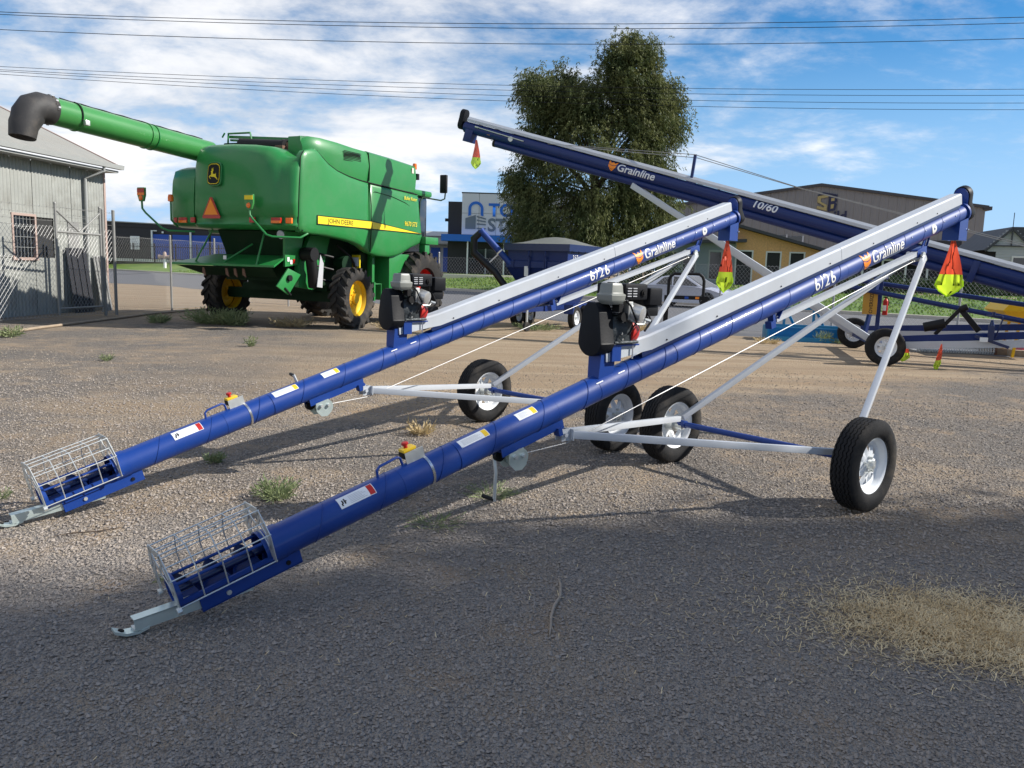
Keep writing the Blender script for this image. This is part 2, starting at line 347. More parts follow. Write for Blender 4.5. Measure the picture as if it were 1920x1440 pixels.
    for y0, k in ((12.4, .012), (14.1, .012), (10.2, -.02), (11.9, -.02)):
        dd = mt('ABSOLUTE', mt('SUBTRACT', mt('ADD', Y, mt('MULTIPLY', mid, .5)), mt('ADD', y0+.25, mt('MULTIPLY', mt('MULTIPLY', X, X), k))))
        dcol = mix(mt('MULTIPLY', mt('MULTIPLY', ss(dd, .24, .1), .5), ss(streak, .35, .6)), dcol, (.27, .2, .14))
    col = mix(dm, grav, dcol)
    L(col, b.inputs['Base Color']); b.inputs['Roughness'].default_value = .92; b.inputs['Specular IOR Level'].default_value = .25
    hh = mt('ADD', mt('ADD', mt('MULTIPLY', v1.outputs['Distance'], -.9), mt('MULTIPLY', v2.outputs['Distance'], -.5)), mt('MULTIPLY', mid, .8))
    bp = N('ShaderNodeBump'); bp.inputs['Strength'].default_value = 1.0; bp.inputs['Distance'].default_value = .024
    L(hh, bp.inputs['Height']); L(bp.outputs[0], b.inputs['Normal']); M['ground'] = m
ground_mat()
pm('asphalt', (.125, .125, .13), .85, 0, .14, 1.2, .2, 60, dirt=(.2, .18, .155), dscale=.4, damt=.4)
mb = MB(); prof = [(-400, 0), (36.7, 0), (37.4, .05), (46, .84), (60, .88), (1500, .9)]
for (n0, z0), (n1, z1) in zip(prof, prof[1:]):
    mb.quad(st(-1200, n0, z0), st(1200, n0, z0), st(1200, n1, z1), st(-1200, n1, z1))
me = mb.mesh('ground', 'ground', smooth=0)
bm = bmesh.new(); bm.from_mesh(me); bmesh.ops.remove_doubles(bm, verts=bm.verts, dist=.001); bmesh.ops.recalc_face_normals(bm, faces=bm.faces); bm.to_mesh(me); bm.free()
tag(link('ground', me), kind='structure', label='gravel and dirt yard floor')
mb = MB(); A = np.linspace(-260, 120, 191); e0 = [20.4+1.0*math.sin(a*.13)+.5*math.sin(a*.7+1)+.9*(1/(1+math.exp(-(a-2)/6)))*4 for a in A]
for i in range(190): mb.quad(st(A[i], e0[i], .005), st(A[i+1], e0[i+1], .005), st(A[i+1], 36.35, .005), st(A[i], 36.35, .005))
tag(mb.build('road', 'asphalt', smooth=0), kind='structure', label='grey asphalt street behind the fence')
mb = MB(); mb.box(st(-70, 36.5, .07), (380, .32, .15), (SD, SN, V(0, 0, 1))); kb = tag(mb.build('kerb', 'kerb'), kind='structure', label='pale concrete kerb along the far side of the street')
mb = MB(); a = np.linspace(-200, 110, 63)
def vz(n): return .12+.72*min(1, max(0, (n-37)/9))+.004
rows = [36.66, 38.5, 40.5, 43, 46.5, 52]
for i in range(62):
    for r0, r1 in zip(rows, rows[1:]): mb.quad(st(a[i], r0, vz(r0)+.02), st(a[i+1], r0, vz(r0)+.02), st(a[i+1], r1, vz(r1)+.02), st(a[i], r1, vz(r1)+.02))
tag(mb.build('grass_verge', 'lawn', smooth=0), kind='structure', label='mown green verge beyond the street')
# blades on the verge so that its edge and top are not flat
n = 26000; aa = rng.uniform(-75, 45, n); nn = rng.uniform(36.7, 46, n); z0 = np.array([vz(q) for q in nn])+.01
base = SD[None]*aa[:, None]+SN[None]*nn[:, None]; base[:, 2] = z0
th = rng.uniform(0, 6.28, n); w = np.stack([np.cos(th), np.sin(th), 0*th], 1)*.05; h = rng.uniform(.05, .16, n)
tip = base+np.stack([rng.normal(0, .04, n), rng.normal(0, .04, n), h], 1)
tag(npsoup('verge_grass', np.stack([base-w, base+w, tip], 1), 3, 'lawn'), 'short grass blades on the mown verge', 'grass', kind='stuff')
# concrete driveway crossing the verge on the right
mb = MB(); mb.loft([[st(30, 36.7, .14), st(33.5, 36.7, .14)], [st(29.5, 42, .57), st(33, 42, .57)], [st(29, 47, .90), st(33, 47, .90)]], closed=False, cap=False)
tag(mb.build('driveway', 'kerb', smooth=0), kind='structure', label='pale concrete driveway crossing the verge')
# gravel stones in front, straw, twigs
def stones(n, y0, y1, s0, s1):
    d = y0*(y1/y0)**rng.random(n); x = d*rng.uniform(-.72, .72, n); s = rng.uniform(s0, s1, n)*np.sqrt(d/3.5)
    oct_ = np.array([(1, 0, 0), (-1, 0, 0), (0, 1, 0), (0, -1, 0), (0, 0, 1), (0, 0, -1)], float)
    P = oct_[None]*rng.uniform(.55, 1.15, (n, 6, 1)); P[:, :, 2] *= .7; P += rng.normal(0, .16, P.shape)
    t = rng.uniform(0, 6.28, n); c, q = np.cos(t)[:, None], np.sin(t)[:, None]
    P = np.stack([P[..., 0]*c-P[..., 1]*q, P[..., 0]*q+P[..., 1]*c, P[..., 2]], -1)*s[:, None, None]
    P += np.stack([x, d, s*.25], 1)[:, None]
    tri = np.array([(0, 2, 4), (2, 1, 4), (1, 3, 4), (3, 0, 4), (2, 0, 5), (1, 2, 5), (3, 1, 5), (0, 3, 5)])
    return P[:, tri].reshape(-1, 3)
pm('stone_a', (.30, .262, .228), .9, 0, .5, 23); pm('stone_b', (.33, .28, .22), .9, 0, .4, 19)
tag(npsoup('gravel', np.concatenate([stones(52000, 2.0, 11, .004, .0105), stones(9000, 2.0, 6, .009, .015)]), 3, 'stone_a'), 'loose dark grey gravel stones', 'gravel', kind='stuff')
tag(npsoup('gravel', stones(20000, 4.3, 14, .004, .0085), 3, 'stone_b'), 'loose brown gravel stones between the grey ones', 'gravel', kind='stuff')
def strands(n, cx, cy, sx, sy, l0, l1, rot=0):
    x = rng.normal(0, 1, n); y = rng.normal(0, 1, n); x = cx+sx*x; y = cy+sy*y
    t = rng.uniform(0, 3.14, n); l = rng.uniform(l0, l1, n); dx, dy = np.cos(t)*l/2, np.sin(t)*l/2; wx, wy = -np.sin(t)*.0015, np.cos(t)*.0015
    z = rng.uniform(.004, .022, n); dz = rng.normal(0, .006, n)
    q = [np.stack([x+a*dx+b*wx, y+a*dy+b*wy, np.maximum(.003, z+a*dz)], 1) for a, b in ((-1, -1), (1, -1), (1, 1), (-1, 1))]
    return np.stack(q, 1)
S = np.concatenate([strands(11000, 2.15, 3.78, .30, .19, .012, .045), strands(7000, 2.35, 3.55, .30, .16, .012, .045), strands(1500, 2.0, 3.85, .55, .36, .01, .04), strands(500, .9, 4.4, 1.5, .8, .01, .04)])
SB_ = np.concatenate([strands(9000, 2.15, 3.75, .31, .2, .008, .03), strands(6000, 2.35, 3.55, .30, .16, .008, .03)]); SB_[..., 2] *= .6
tag(npsoup('chaff', SB_, 4, 'chaff'), 'fine brown chaff matted under the straw patch', 'chaff', kind='stuff')
tag(npsoup('straw', S, 4, 'straw'), 'patch of dry straw scattered on the dark gravel', 'straw', kind='stuff')
mb = MB(); pts = [(.275, 4.15, .012), (.28, 4.05, .016), (.27, 3.92, .012), (.235, 3.8, .014), (.215, 3.68, .011), (.21, 3.58, .012), (.20, 3.48, .009)]
mb.tube(pts, [.004, .007, .007, .008, .007, .006, .003], 6); mb.tube([(.215, 3.68, .012), (.245, 3.63, .02), (.26, 3.62, .012)], [.003, .002, .001], 5); mb.tube([(.212, 3.58, .012), (.222, 3.5, .012)], [.003, .001], 5)
tag(mb.build('twig', 'twig'), 'crooked bare twig lying on the dark gravel in front', 'twig')
mb = MB(); mb.tube([(-2.6, 4.58, .01), (-2.5, 4.64, .014), (-2.4, 4.68, .012), (-2.3, 4.78, .01)], [.002, .004, .004, .002], 5); tag(mb.build('twig', 'bark'), 'thin dark twig lying between the two inlet cages', 'twig')
# ------------------------------------------------------------------ wheels
def tyre_mesh(Rr, Wd, rim, name='tyre', mat='rubber', grooves=5, seg=84):
    """axis along local y, centred"""
    hw = Wd/2; prof = []
    side = [(rim, -.62*hw), (rim+.012, -.80*hw), (rim+.35*(Rr-rim), -.99*hw), (rim+.62*(Rr-rim), -1.0*hw), (Rr-.030, -.93*hw), (Rr-.012, -.86*hw)]
    tread = [(Rr-.004, -.80*hw)]
    gw = .0045; xs = np.linspace(-.62*hw, .62*hw, grooves)
    for x in xs: tread += [(Rr, x-gw, 1), (Rr-.010, x-gw*.6, 1), (Rr-.010, x+gw*.6, 1), (Rr, x+gw, 1)]
    tread += [(Rr-.004, .80*hw)]
    prof = side+tread+[(r, -h) for r, h in side[::-1]]
    secs = []
    for k in range(seg):
        a = 2*math.pi*k/seg; zg = .0055*(1 if k % 2 else -1)
        notch = .004 if k % 2 == 0 else 0
        sec = []
        for p in prof:
            r, h = p[0], p[1]+(zg if len(p) > 2 else 0)
            if len(p) == 2 and r > Rr-.02: r -= notch
            sec.append((r*math.cos(a), h, r*math.sin(a)))
        secs.append(sec)
    mb = MB(); mb.loft(secs+[secs[0]], closed=False, cap=False)
    return mb.mesh(name, mat, smooth=40)
def rim_mesh(rim, Wd, flip=1, mat='white_rim', name='rim', off=.01):
    """open spoke rim; dish plate near the outer side (-y * flip)"""
    mb = MB(); hw = Wd*.38
    mb.lathe([(rim+.012, -hw-.004), (rim+.014, -hw), (rim-.002, -hw+.006), (rim-.012, -hw+.02), (rim-.02, -hw+.05), (rim-.045, -.012), (rim-.045, .012), (rim-.02, hw-.05), (rim-.012, hw-.02), (rim-.002, hw-.006), (rim+.014, hw), (rim+.012, hw+.004)], (0, 0, 0), (0, 1, 0), 48)
    r3 = rim-.035; r0 = .055
    def P(r, deg):
        y = -flip*(off+.022*(1-(r/r3))**.5) if r < r3 else -flip*(off-.02); return (r*math.cos(R(deg)), y, r*math.sin(R(deg)))
    for k in range(8):
        o = 45*k; a, b, c = P(r0, o-22.5), P(r0, o), P(r0, o+22.5); d, e, f, g = P(r3, o-22.5), P(r3, o-9), P(r3, o+9), P(r3, o+22.5)
        A, B, C_ = P(r3*.60, o), P(r3*.90, o-11), P(r3*.90, o+11)
        vs = [a, b, c, d, e, f, g, A, B, C_]
        mb.add(vs, [(0, 1, 7), (0, 7, 8), (0, 8, 3), (3, 8, 4), (4, 8, 9, 5), (5, 9, 6), (6, 9, 2), (9, 7, 2), (7, 1, 2)])
    mb.lathe([(r0, -flip*(off+.02)), (.03, -flip*(off+.022)), (.03, -flip*(off-.01))], (0, 0, 0), (0, 1, 0), 24)
    return mb.mesh(name, mat, smooth=40)
def hub_mesh(flip=1, nuts=5, name='wheel', mat='galv'):
    mb = MB(); mb.lathe([(.0, -.075*flip), (.022, -.073*flip), (.028, -.06*flip), (.03, -.03*flip), (.05, -.028*flip), (.055, .05*flip), (.03, .06*flip), (.03, .13*flip), (0, .13*flip)], (0, 0, 0), (0, 1, 0), 24)
    for k in range(nuts):
        a = 2*math.pi*k/nuts+.3; p = V(.052*math.cos(a), -.028*flip, .052*math.sin(a)); mb.cyl(p, p+V(0, -.028*flip, 0), .012, .009, 6)
    return mb.mesh(name, mat, smooth=40)
TY = tyre_mesh(.325, .185, .19); RMo = rim_mesh(.19, .185, 1); HBo = hub_mesh(1); RMi = rim_mesh(.19, .185, -1); HBi = hub_mesh(-1)
def add_wheel(parent, loc, flip, rot=(0, 0, 0), scale=1, ty=None, label=None):
    w = link('wheel', HBo if flip > 0 else HBi, parent, loc, rot); w.scale = (scale,)*3
    link('tyre', ty or TY, w); link('rim', RMo if flip > 0 else RMi, w)
    if label: w['label'] = label
    return w
# ------------------------------------------------------------------ small grain augers
AL = math.atan(2.136/7.68); CA, SA = math.cos(AL), math.sin(AL)
def T(t, l, n): return V(t*CA-n*SA, l, .151+t*SA+n*CA)
TD, TN = V(CA, 0, SA), V(-SA, 0, CA); LY = V(0, 1, 0)
def on_tube(t, phi, r=.083): return T(t, -r*math.cos(phi), r*math.sin(phi))      # phi from the right-hand side upwards
def patch(mb, t0, t1, p0, p1, r, mi=0, nt=6, np_=8):
    g = [[on_tube(t0+(t1-t0)*i/nt, p0+(p1-p0)*j/np_, r) for j in range(np_+1)] for i in range(nt+1)]
    for i in range(nt):
        for j in range(np_): mb.quad(g[i][j], g[i+1][j], g[i+1][j+1], g[i][j+1], mi)
def FLAME(u, w, s):   # orange fox emblem polygons, u to the right, w up, unit size s
    return [[(u+x*s, w+y*s) for x, y in poly] for poly in (
        [(-.5, .6), (-.40, .1), (-.18, .02), (-.18, .22)], [(-.18, .22), (-.18, .02), (0, .0), (0, .4)], [(.5, .6), (.18, .22), (.18, .02), (.40, .1)], [(.18, .22), (0, .4), (0, .0), (.18, .02)],
        [(-.41, .05), (-.35, -.2), (-.18, -.32), (-.18, -.03)], [(-.18, -.03), (-.18, -.32), (0, -.36), (0, -.06)], [(.41, .05), (.18, -.03), (.18, -.32), (.35, -.2)], [(.18, -.03), (0, -.06), (0, -.36), (.18, -.32)], [(-.28, -.30), (0, -.6), (0, -.41)], [(.28, -.30), (0, -.41), (0, -.6)])]
def disc(mb, f, t0, p0, rad, r, n=20, rings=4):
    P = [[f(t0+rad*k/rings*math.cos(a), p0+rad*k/rings*math.sin(a)/r, r) for a in np.linspace(0, 2*math.pi, n+1)[:-1]] for k in range(rings+1)]
    for k in range(rings):
        for i in range(n): mb.add([P[k][i], P[k+1][i], P[k+1][(i+1) % n], P[k][(i+1) % n]], [(0, 1, 2, 3)])
def make_auger():
    t = thing('grain_auger', '', 'auger')
    # barrel
    mb = MB(); mb.cyl(T(.46, 0, 0), T(7.93, 0, 0), .0812, seg=32, cap=False)
    mb.lathe([(.083, 0), (.078, 0), (.078, -.03)], T(7.93, 0, 0), TD, 40); barrel = mb.build('barrel', 'blue', t, smooth=30)
    sm = None; me = None; rr_ = random.Random(3)
    for k in range(20):
        tt = .545+.3702*k
        if me is None: mb = MB(); mb.lathe([(.0812, -.1868), (.083, -.1863), (.083, .1863), (.0812, .1868)], (0, 0, 0), TD, 44); me = mb.mesh('barrel_section', 'blue', smooth=30)
        o_ = link('barrel_section', me, barrel, T(tt+.1, 0, 0)); o_.rotation_euler = (rr_.uniform(-.05, .05), rr_.uniform(-.0022, .0022), rr_.uniform(-.0022, .0022))
    for k in range(20):
        tt = .73+.37*k
        if tt > 7.8: break
        mb = MB(); pts = [T(tt+.055*math.sin(a+.6), .0838*math.cos(a), .0838*math.sin(a)) for a in [2*math.pi*i/40 for i in range(40)]]
        if sm is None:
            mb = MB(); mb.tube([p-T(tt, 0, 0) for p in pts], .0024, 5, closed=True); sm = mb.mesh('seam', 'blue', smooth=60)
        link('seam', sm, barrel, T(tt, 0, 0))
    # open inlet trough
    mb = MB()
    for r in (.083, .079): mb.lathe([(r, 0), (r, .47)], T(0, 0, 0), TD, 20, a0=205, a1=335, up=tuple(TN))
    for sy in (1, -1): mb.beam(T(0, sy*.077, -.028), T(.47, sy*.077, -.028), .012, .02, TN)
    for sy in (1, -1): mb.cyl(T(0, sy*.06, .052), T(.47, sy*.06, .052), .008, seg=8)
    mb.lathe([(.086, 0), (.086, .02), (.07, .02), (.07, 0)], T(0, 0, 0), TD, 32, closed=True); mb.lathe([(.088, 0), (.088, .1), (.084, .1), (.084, 0)], T(.42, 0, 0), TD, 32, closed=True)
    mb.beam(T(.01, -.08, 0), T(.01, .08, 0), .03, .012, TD); mb.build('inlet_trough', 'blue', t)
    mb = MB(); a, b = [], []; N = 72
    for k in range(N+1):
        an = 2*math.pi*3.4*k/N; tt = .015+.5*k/N; e = V(math.cos(an), math.sin(an), 0)
        a.append(T(tt, .018*e[0], .018*e[1])); b.append(T(tt, .068*e[0], .068*e[1]))
    for k in range(N): mb.quad(a[k], b[k], b[k+1], a[k+1])
    mb.cyl(T(0, 0, 0), T(.55, 0, 0), .018, seg=12); mb.build('flighting', 'blue_dk', t, smooth=60, fix=False)
    # wire guard cage
    hexo = [(-.122, -.03), (-.138, .11), (-.072, .218), (.072, .218), (.138, .11), (.122, -.03)]
    def cage_end(tt):
        mb = MB(); w = .015
        for (a, b), (c, d) in zip(hexo, hexo[1:]): mb.beam(T(tt, a*.95, b*.97), T(tt, c*.95, d*.97), .004, w*2.4, np.cross(unit(T(0, c-a, d-b)-T(0, 0, 0)), TD))
        for q in ([(-.07, .21), (-.045, .15), (-.09, .10), (-.11, .03)], [(.07, .21), (.045, .15), (.09, .10), (.11, .03)], [(-.045, .15), (0, .125), (.045, .15)], [(0, .125), (0, .085)], [(-.12, .05), (-.085, .02)], [(.12, .05), (.085, .02)]):
            for (a, b), (c, d) in zip(q, q[1:]): mb.beam(T(tt, a, b), T(tt, c, d), .004, .016, np.cross(unit(T(0, c-a, d-b)-T(0, 0, 0)), TD))
        mb.lathe([(.098, -.0015), (.098, .0015), (.088, .0015), (.088, -.0015)], T(tt, 0, 0), TD, 24, closed=True, a0=-10, a1=190, up=tuple(TN))
        mb.build('cage_end', 'galv', t)
    for tt in (-.015, .44): cage_end(tt)
    for a, b in hexo+[(0, .219), (-.105, .164), (.105, .164), (.13, .05), (-.13, .05)][:3]:
        mb = MB(); mb.cyl(T(-.02, a, b), T(.447, a, b), .0032, seg=6); mb.build('cage_wire', 'galv', t)
    for tt in (.10, .21, .325):
        mb = MB(); mb.tube([T(tt, a*.99, b*.99) for a, b in hexo], .0032, 6); mb.build('cage_hoop', 'galv', t)
    for sy in (1, -1):
        mb = MB(); mb.cyl(T(-.01, sy*.128, -.035), T(-.03, sy*.128, -.035), .016, seg=10); mb.build('cage_bolt', 'galv', t)
    # skid rail and hitch
    mb = MB()
    for sy in (1, -1): mb.box(T(.34, sy*.035, -.105), (.5, .006, .062), (TD, LY, TN))
    mb.box(T(.34, 0, -.1365), (.5, .076, .006), (TD, LY, TN)); mb.build('skid_rail', 'blue', t)
    for tt, m_ in ((.22, 'galv'), (.52, 'black')):
        mb = MB(); mb.cyl(T(tt, -.045, -.107), T(tt, -.037, -.107), .012, seg=8); mb.build('rail_bolt', m_, t)
    mb = MB(); p, q = V(-.165, 0, .046), V(.36, 0, .112)
    d, sd, u = frame(q-p); mb.box((p+q)/2+sd*.025, (np.linalg.norm(q-p), .006, .05), (d, sd, u)); mb.box((p+q)/2+u*.026, (np.linalg.norm(q-p), .056, .006), (d, sd, u)); mb.build('hitch_bar', 'zinc', t)
    mb = MB(); sec = []
    for x, z in ((-.245, .030), (-.20, .010), (-.15, .008), (-.105, .022)): sec.append([(x, -.03, z), (x, .03, z), (x, .03, z+.012), (x, -.03, z+.012)])
    mb.loft(sec); ht = mb.build('tow_tongue', 'zinc', t, smooth=0)
    mb = MB(); mb.cyl((-.217, 0, .020), (-.213, 0, .0335), .013, seg=16); mb.build('tow_hole', 'void', ht)
    mb = MB(); mb.box((-.135, 0, .028), (.07, .045, .014), None); mb.build('weld', 'galv', ht, bevel=.005)
    # carry handle, stop switch
    mb = MB(); mb.tube([T(1.10, 0, .075), T(1.105, 0, .118), T(1.125, 0, .132), T(1.235, 0, .138), T(1.252, 0, .126), T(1.258, 0, .075)], .0075, 8); mb.build('handle', 'blue', t)
    sw = MB(); sw.box(T(1.325, .035, .118), (.085, .06, .035), (TD, LY, TN)); s = sw.build('stop_switch', 'black_pl', t, bevel=.006)
    mb = MB(); mb.box(T(1.325, .035, .144), (.08, .056, .018), (TD, LY, TN)); mb.build('switch_lid', 'yellow', s, bevel=.005)
    mb = MB(); mb.lathe([(0, .034), (.014, .033), (.019, .028), (.019, .02), (.011, .016), (.011, 0)], T(1.318, .035, .152), TN, 20); mb.build('stop_button', 'red', s)
    mb = MB(); mb.box(T(1.335, -.012, .105), (.115, .004, .075), (TD, LY, TN)); mb.box(T(1.345, .03, .083), (.07, .09, .004), (TD, LY, TN)); mb.build('switch_bracket', 'galv', s)
    mb = MB(); mb.lathe([(.0835, -.008), (.0855, -.008), (.0855, .008), (.0835, .008)], T(1.385, 0, 0), TD, 36, closed=True); mb.build('strap', 'chrome', t)
    # decals
    for t0, t1, head, ph0, ph1 in ((.835, 1.04, 'red', 28, 72), (1.60, 1.80, 'yellow', 40, 78), (2.02, 2.165, 'yellow', 40, 78)):
        mb = MB(); patch(mb, t0, t1, R(ph0), R(ph1), .0840); dc = mb.build('decal', 'sticker', t, smooth=60, fix=False)
        mb = MB(); patch(mb, t1-.035, t1-.004, R(ph0+2), R(ph1-2), .0844); mb.build('decal_heading', head, dc, smooth=60, fix=False)
        mb = MB()
        for k in range(6):
            a0 = R(ph0+6+k*(ph1-ph0-12)/6); patch(mb, t0+(.06 if head == 'red' else .02), t1-.05-.012*(k % 3), a0, a0+R(1.6), .0844, nt=2, np_=1)
        mb.build('decal_print', 'label_grey', dc, smooth=0, fix=False)
        if head == 'red':
            mb = MB()
            for k in range(5): patch(mb, t0+.012+.006*k, t0+.02+.006*k, R(ph0+8+((k*7) % 17)), R(ph0+18+((k*11) % 19)), .0844, nt=1, np_=2)
            mb.build('decal_pictogram', 'black', dc, smooth=0, fix=False)
    # winch on its channel
    mb = MB(); mb.box(T(2.11, -.045, -.088), (.49, .006, .062), (TD, LY, TN)); mb.box(T(2.11, .045, -.088), (.49, .006, .062), (TD, LY, TN)); mb.box(T(2.11, 0, -.0865), (.49, .084, .006), (TD, LY, TN))
    mb.box(T(2.31, -.04, -.13), (.03, .05, .05), (TD, LY, TN)); mb.build('winch_channel', 'blue', t)
    wpoly = [(-.06, .03), (.05, .03), (.065, -.03), (.05, -.075), (.01, -.095), (-.04, -.08), (-.07, -.03)]
    mb = MB()
    for ly in (-.075, .03): mb.prism(wpoly, T(1.955, ly, -.135), TD, TN, LY, 0, .004)
    wi = mb.build('winch', 'zinc', t, smooth=0)
    mb = MB(); c = T(1.985, -.055, -.165); mb.lathe([(.0, .0), (.055, 0), (.055, .006), (.022, .008), (.022, .07), (.055, .072), (.055, .08), (0, .08)], c-V(0, .005, 0), LY, 28); mb.build('drum', 'zinc', wi)
    for dx, dz in ((-.025, 0), (.035, -.015)):
        mb = MB(); p = T(1.955+dx, -.075, -.135+dz); mb.cyl(p, p+V(0, -.02, 0), .014, .012, 8); mb.build('winch_nut', 'galv', wi)
    mb = MB(); mb.lathe([(0, 0), (.035, 0), (.035, .03), (0, .03)], T(1.90, .02, -.135), LY, 20); mb.build('gear', 'black', wi)
    # crank, hangs down on the near auger; pivot object so that the copy can be swung
    mb = MB(); mb.tube([(0, 0, 0), (0, -.012, -.06), (0, -.02, -.10), (0, -.012, -.27)], .011, 6); mb.cyl((0, -.012, -.262), (-.02, .075, -.255), .012, seg=10, mi=1)
    ck = mb.build('crank', ['galv', 'black'], wi); ck.location = T(1.885, .06, -.135)
    # undercarriage
    mb = MB(); yk = V(2.33, 0, .612)
    mb.box(yk+V(.01, -.028, 0), (.07, .005, .075)); mb.box(yk+V(.01, .028, 0), (.07, .005, .075)); mb.cyl(yk+V(.0, -.045, 0), yk+V(0, .045, 0), .014, seg=8); mb.box(yk+V(.045, 0, 0), (.006, .12, .07)); mb.build('yoke', 'silver', t)
    mb = MB(); mb.beam(T(2.335, 0, -.09), yk+V(0, 0, .03), .012, .045, (1, 0, 0)); mb.build('hanger', 'blue', t)
    for sy in (1, -1):
        mb = MB(); mb.beam(yk+V(.04, sy*.035, 0), V(4.40, sy*.755, .39), .04, .045); mb.build('lower_arm', 'silver', t, bevel=.003)
        mb = MB(); mb.beam(V(4.44, sy*.75, .40), V(6.82, sy*.06, 1.815), .045, .045); mb.build('strut', 'silver', t, bevel=.003)
        add_wheel(t, (4.43, sy*.86, .325), 1 if sy < 0 else -1)
    mb = MB(); mb.cyl((4.43, -.78, .345), (4.43, .78, .345), .024, seg=16)
    for sy in (1, -1): mb.cyl((4.43, sy*.70, .345), (4.43, sy*.76, .345), .032, seg=12)
    mb.build('axle', 'blue', t)
    # track under the barrel, carriage, lift cable
    mb = MB(); p, q = T(4.66, -.01, -.128), T(7.0, -.01, -.178); mb.beam(p, q, .04, .042, TN); mb.beam(p+TN*.023, q+TN*.023, .05, .005, TN); mb.build('track', 'silver', t)
    mb = MB(); mb.beam(T(4.62, -.01, -.155), T(4.62, -.01, -.07), .05, .03, TD); mb.box(T(4.60, -.01, -.15), (.06, .055, .055), (TD, LY, TN)); mb.beam(T(4.66, -.03, -.12), T(4.72, -.03, -.07), .006, .04, LY); mb.build('track_bracket', 'blue', t)
    mb = MB(); mb.box(T(7.04, -.005, -.175), (.18, .062, .07), (TD, LY, TN)); mb.beam(T(7.12, 0, -.16), T(7.2, 0, -.075), .05, .012, LY); mb.beam(T(7.15, -.02, -.16), T(7.22, -.02, -.08), .006, .02, LY); mb.build('track_bracket', 'blue', t, bevel=.004)
    mb = MB(); mb.cyl(V(6.80, -.09, 1.80), V(6.80, .09, 1.80), .02, seg=12)
    for sy in (1, -1): mb.lathe([(0, 0), (.032, 0), (.032, .018), (0, .018)], V(6.80, sy*.07, 1.835), LY, 16)
    mb.build('carriage_roller', 'galv', t)
    mb = MB(); mb.tube([T(2.01, -.03, -.16), yk+V(.02, -.03, -.05), V(6.70, -.02, 1.775)], .0035, 6); mb.tube([V(6.70, -.02, 1.775), V(6.79, -.02, 1.79)], .009, 8); mb.build('lift_cable', 'galv_wire', t)
    # drive cover
    def sec(s0, zt, hgt, wd=.062, tilt=True):
        n = TN if tilt else V(-.13, 0, .99); b = V(s0, 0, zt); ch = .012
        return [b+V(0, -wd, 0)-n*hgt, b+V(0, -wd, 0)-n*ch, b+V(0, -wd+ch, 0), b+V(0, wd-ch, 0), b+V(0, wd, 0)-n*ch, b+V(0, wd, 0)-n*hgt]
    def tsec(t0, zb=.105): p = T(t0, 0, .208); return sec(p[0], p[2], .208-zb+.0)
    mb = MB(); secs = [sec(2.62, 1.128, .082, tilt=False), sec(2.925, 1.188, .095, tilt=False)]+[tsec(q) for q in (3.2, 5.58)]; mb.loft(secs, closed=True); cv = mb.build('drive_cover', 'silver', t, smooth=20)
    mb = MB(); secs = [tsec(5.586), tsec(7.83)]; mb.loft(secs, closed=True); mb.build('drive_cover', 'silver', t, smooth=20)
    mb = MB(); mb.beam(T(3.1, -.058, .098), T(7.8, -.058, .092), .006, .03, TN); mb.beam(T(3.1, .058, .098), T(7.8, .058, .092), .006, .03, TN); mb.build('cover_rail', 'blue_dk', t)
    for q in (3.35, 3.9, 4.7, 5.4, 6.1, 6.9, 7.3):
        mb = MB(); mb.cyl(T(q, -.061, .125), T(q, -.067, .125), .006, seg=6); mb.build('cover_screw', 'black', cv)
    # head: pulley guard, spout
    oval = [(.085*math.cos(a), .085*math.sin(a)+.0) for a in np.linspace(math.pi, 2*math.pi, 12)]; top = [(.085*math.cos(a), .085*math.sin(a)) for a in np.linspace(0, math.pi, 12)]
    pg = [(x*1.15, y-.02) for x, y in oval]+[(.07, .08)]+[(x*.95, y+.165) for x, y in top]+[(-.07, .08)]
    mb = MB(); mb.prism(pg, T(7.97, .0, -.0), LY, TN, TD, 0, .085); mb.build('pulley_guard', 'black_pl', t, bevel=.012)
    mb = MB(); mb.prism([(x*.86, y*.93) for x, y in pg], T(7.97, .0, .005), LY, TN, TD, -.012, -.001); mb.lathe([(.1, 0), (.1, .03), (.07, .03), (.07, 0)], T(7.92, 0, 0), TD, 32, closed=True); mb.build('head_plate', 'blue', t)
    mb = MB()
    for a, b in (((7.74, -.078), (7.74, .078)), ((7.74, -.078), (7.93, -.078)), ((7.74, .078), (7.93, .078)), ((7.93, -.078), (7.93, .078))):
        p, q = T(*a, -.05), T(*b, -.05); mb.quad(p, q, V(q[0], q[1], p[2]-.175+.0*q[2]), V(p[0], p[1], p[2]-.175)); e = .002
    sp = mb.build('spout', 'blue', t, smooth=0)
    md = sp.modifiers.new('thick', 'SOLIDIFY'); md.thickness = .004
    mb = MB(); p = T(7.9, -.08, -.16); mb.cyl(p, p+V(0, -.014, 0), .008, seg=8); mb.build('spout_bolt', 'chrome', sp)
    for q in (6.75, 7.02, 7.4, 7.65):
        mb = MB(); p = on_tube(q, R(18), .084); e = unit(p-T(q, 0, 0)); mb.cyl(p, p+e*.005, .006, seg=8); mb.build('rivet', 'chrome', t)
    # lettering on the side towards the right
    def wrap(t0, ph): return lambda x, y: tuple(on_tube(t0+x, ph+y/.0866, .0866))
    lettering('model_lettering', '6/26', .150, t, 'white', wrap(5.125, R(-22)), shear=.0, bold=.009, cuts=12, spc=1.2)
    lettering('brand_lettering', 'Grainline', .150, t, 'white', wrap(6.03, R(-24)), shear=.1, bold=.012, cuts=12, spc=1.02)
    emblem('emblem', FLAME(5.945, .01, .15), t, 'orange', lambda u, w: tuple(on_tube(u, w/.0866, .0866)), -.09, .11)
    mb = MB(); disc(mb, on_tube, 7.19, R(2), .045, .0864); rs = mb.build('round_sticker', 'white', t, smooth=0, fix=False)
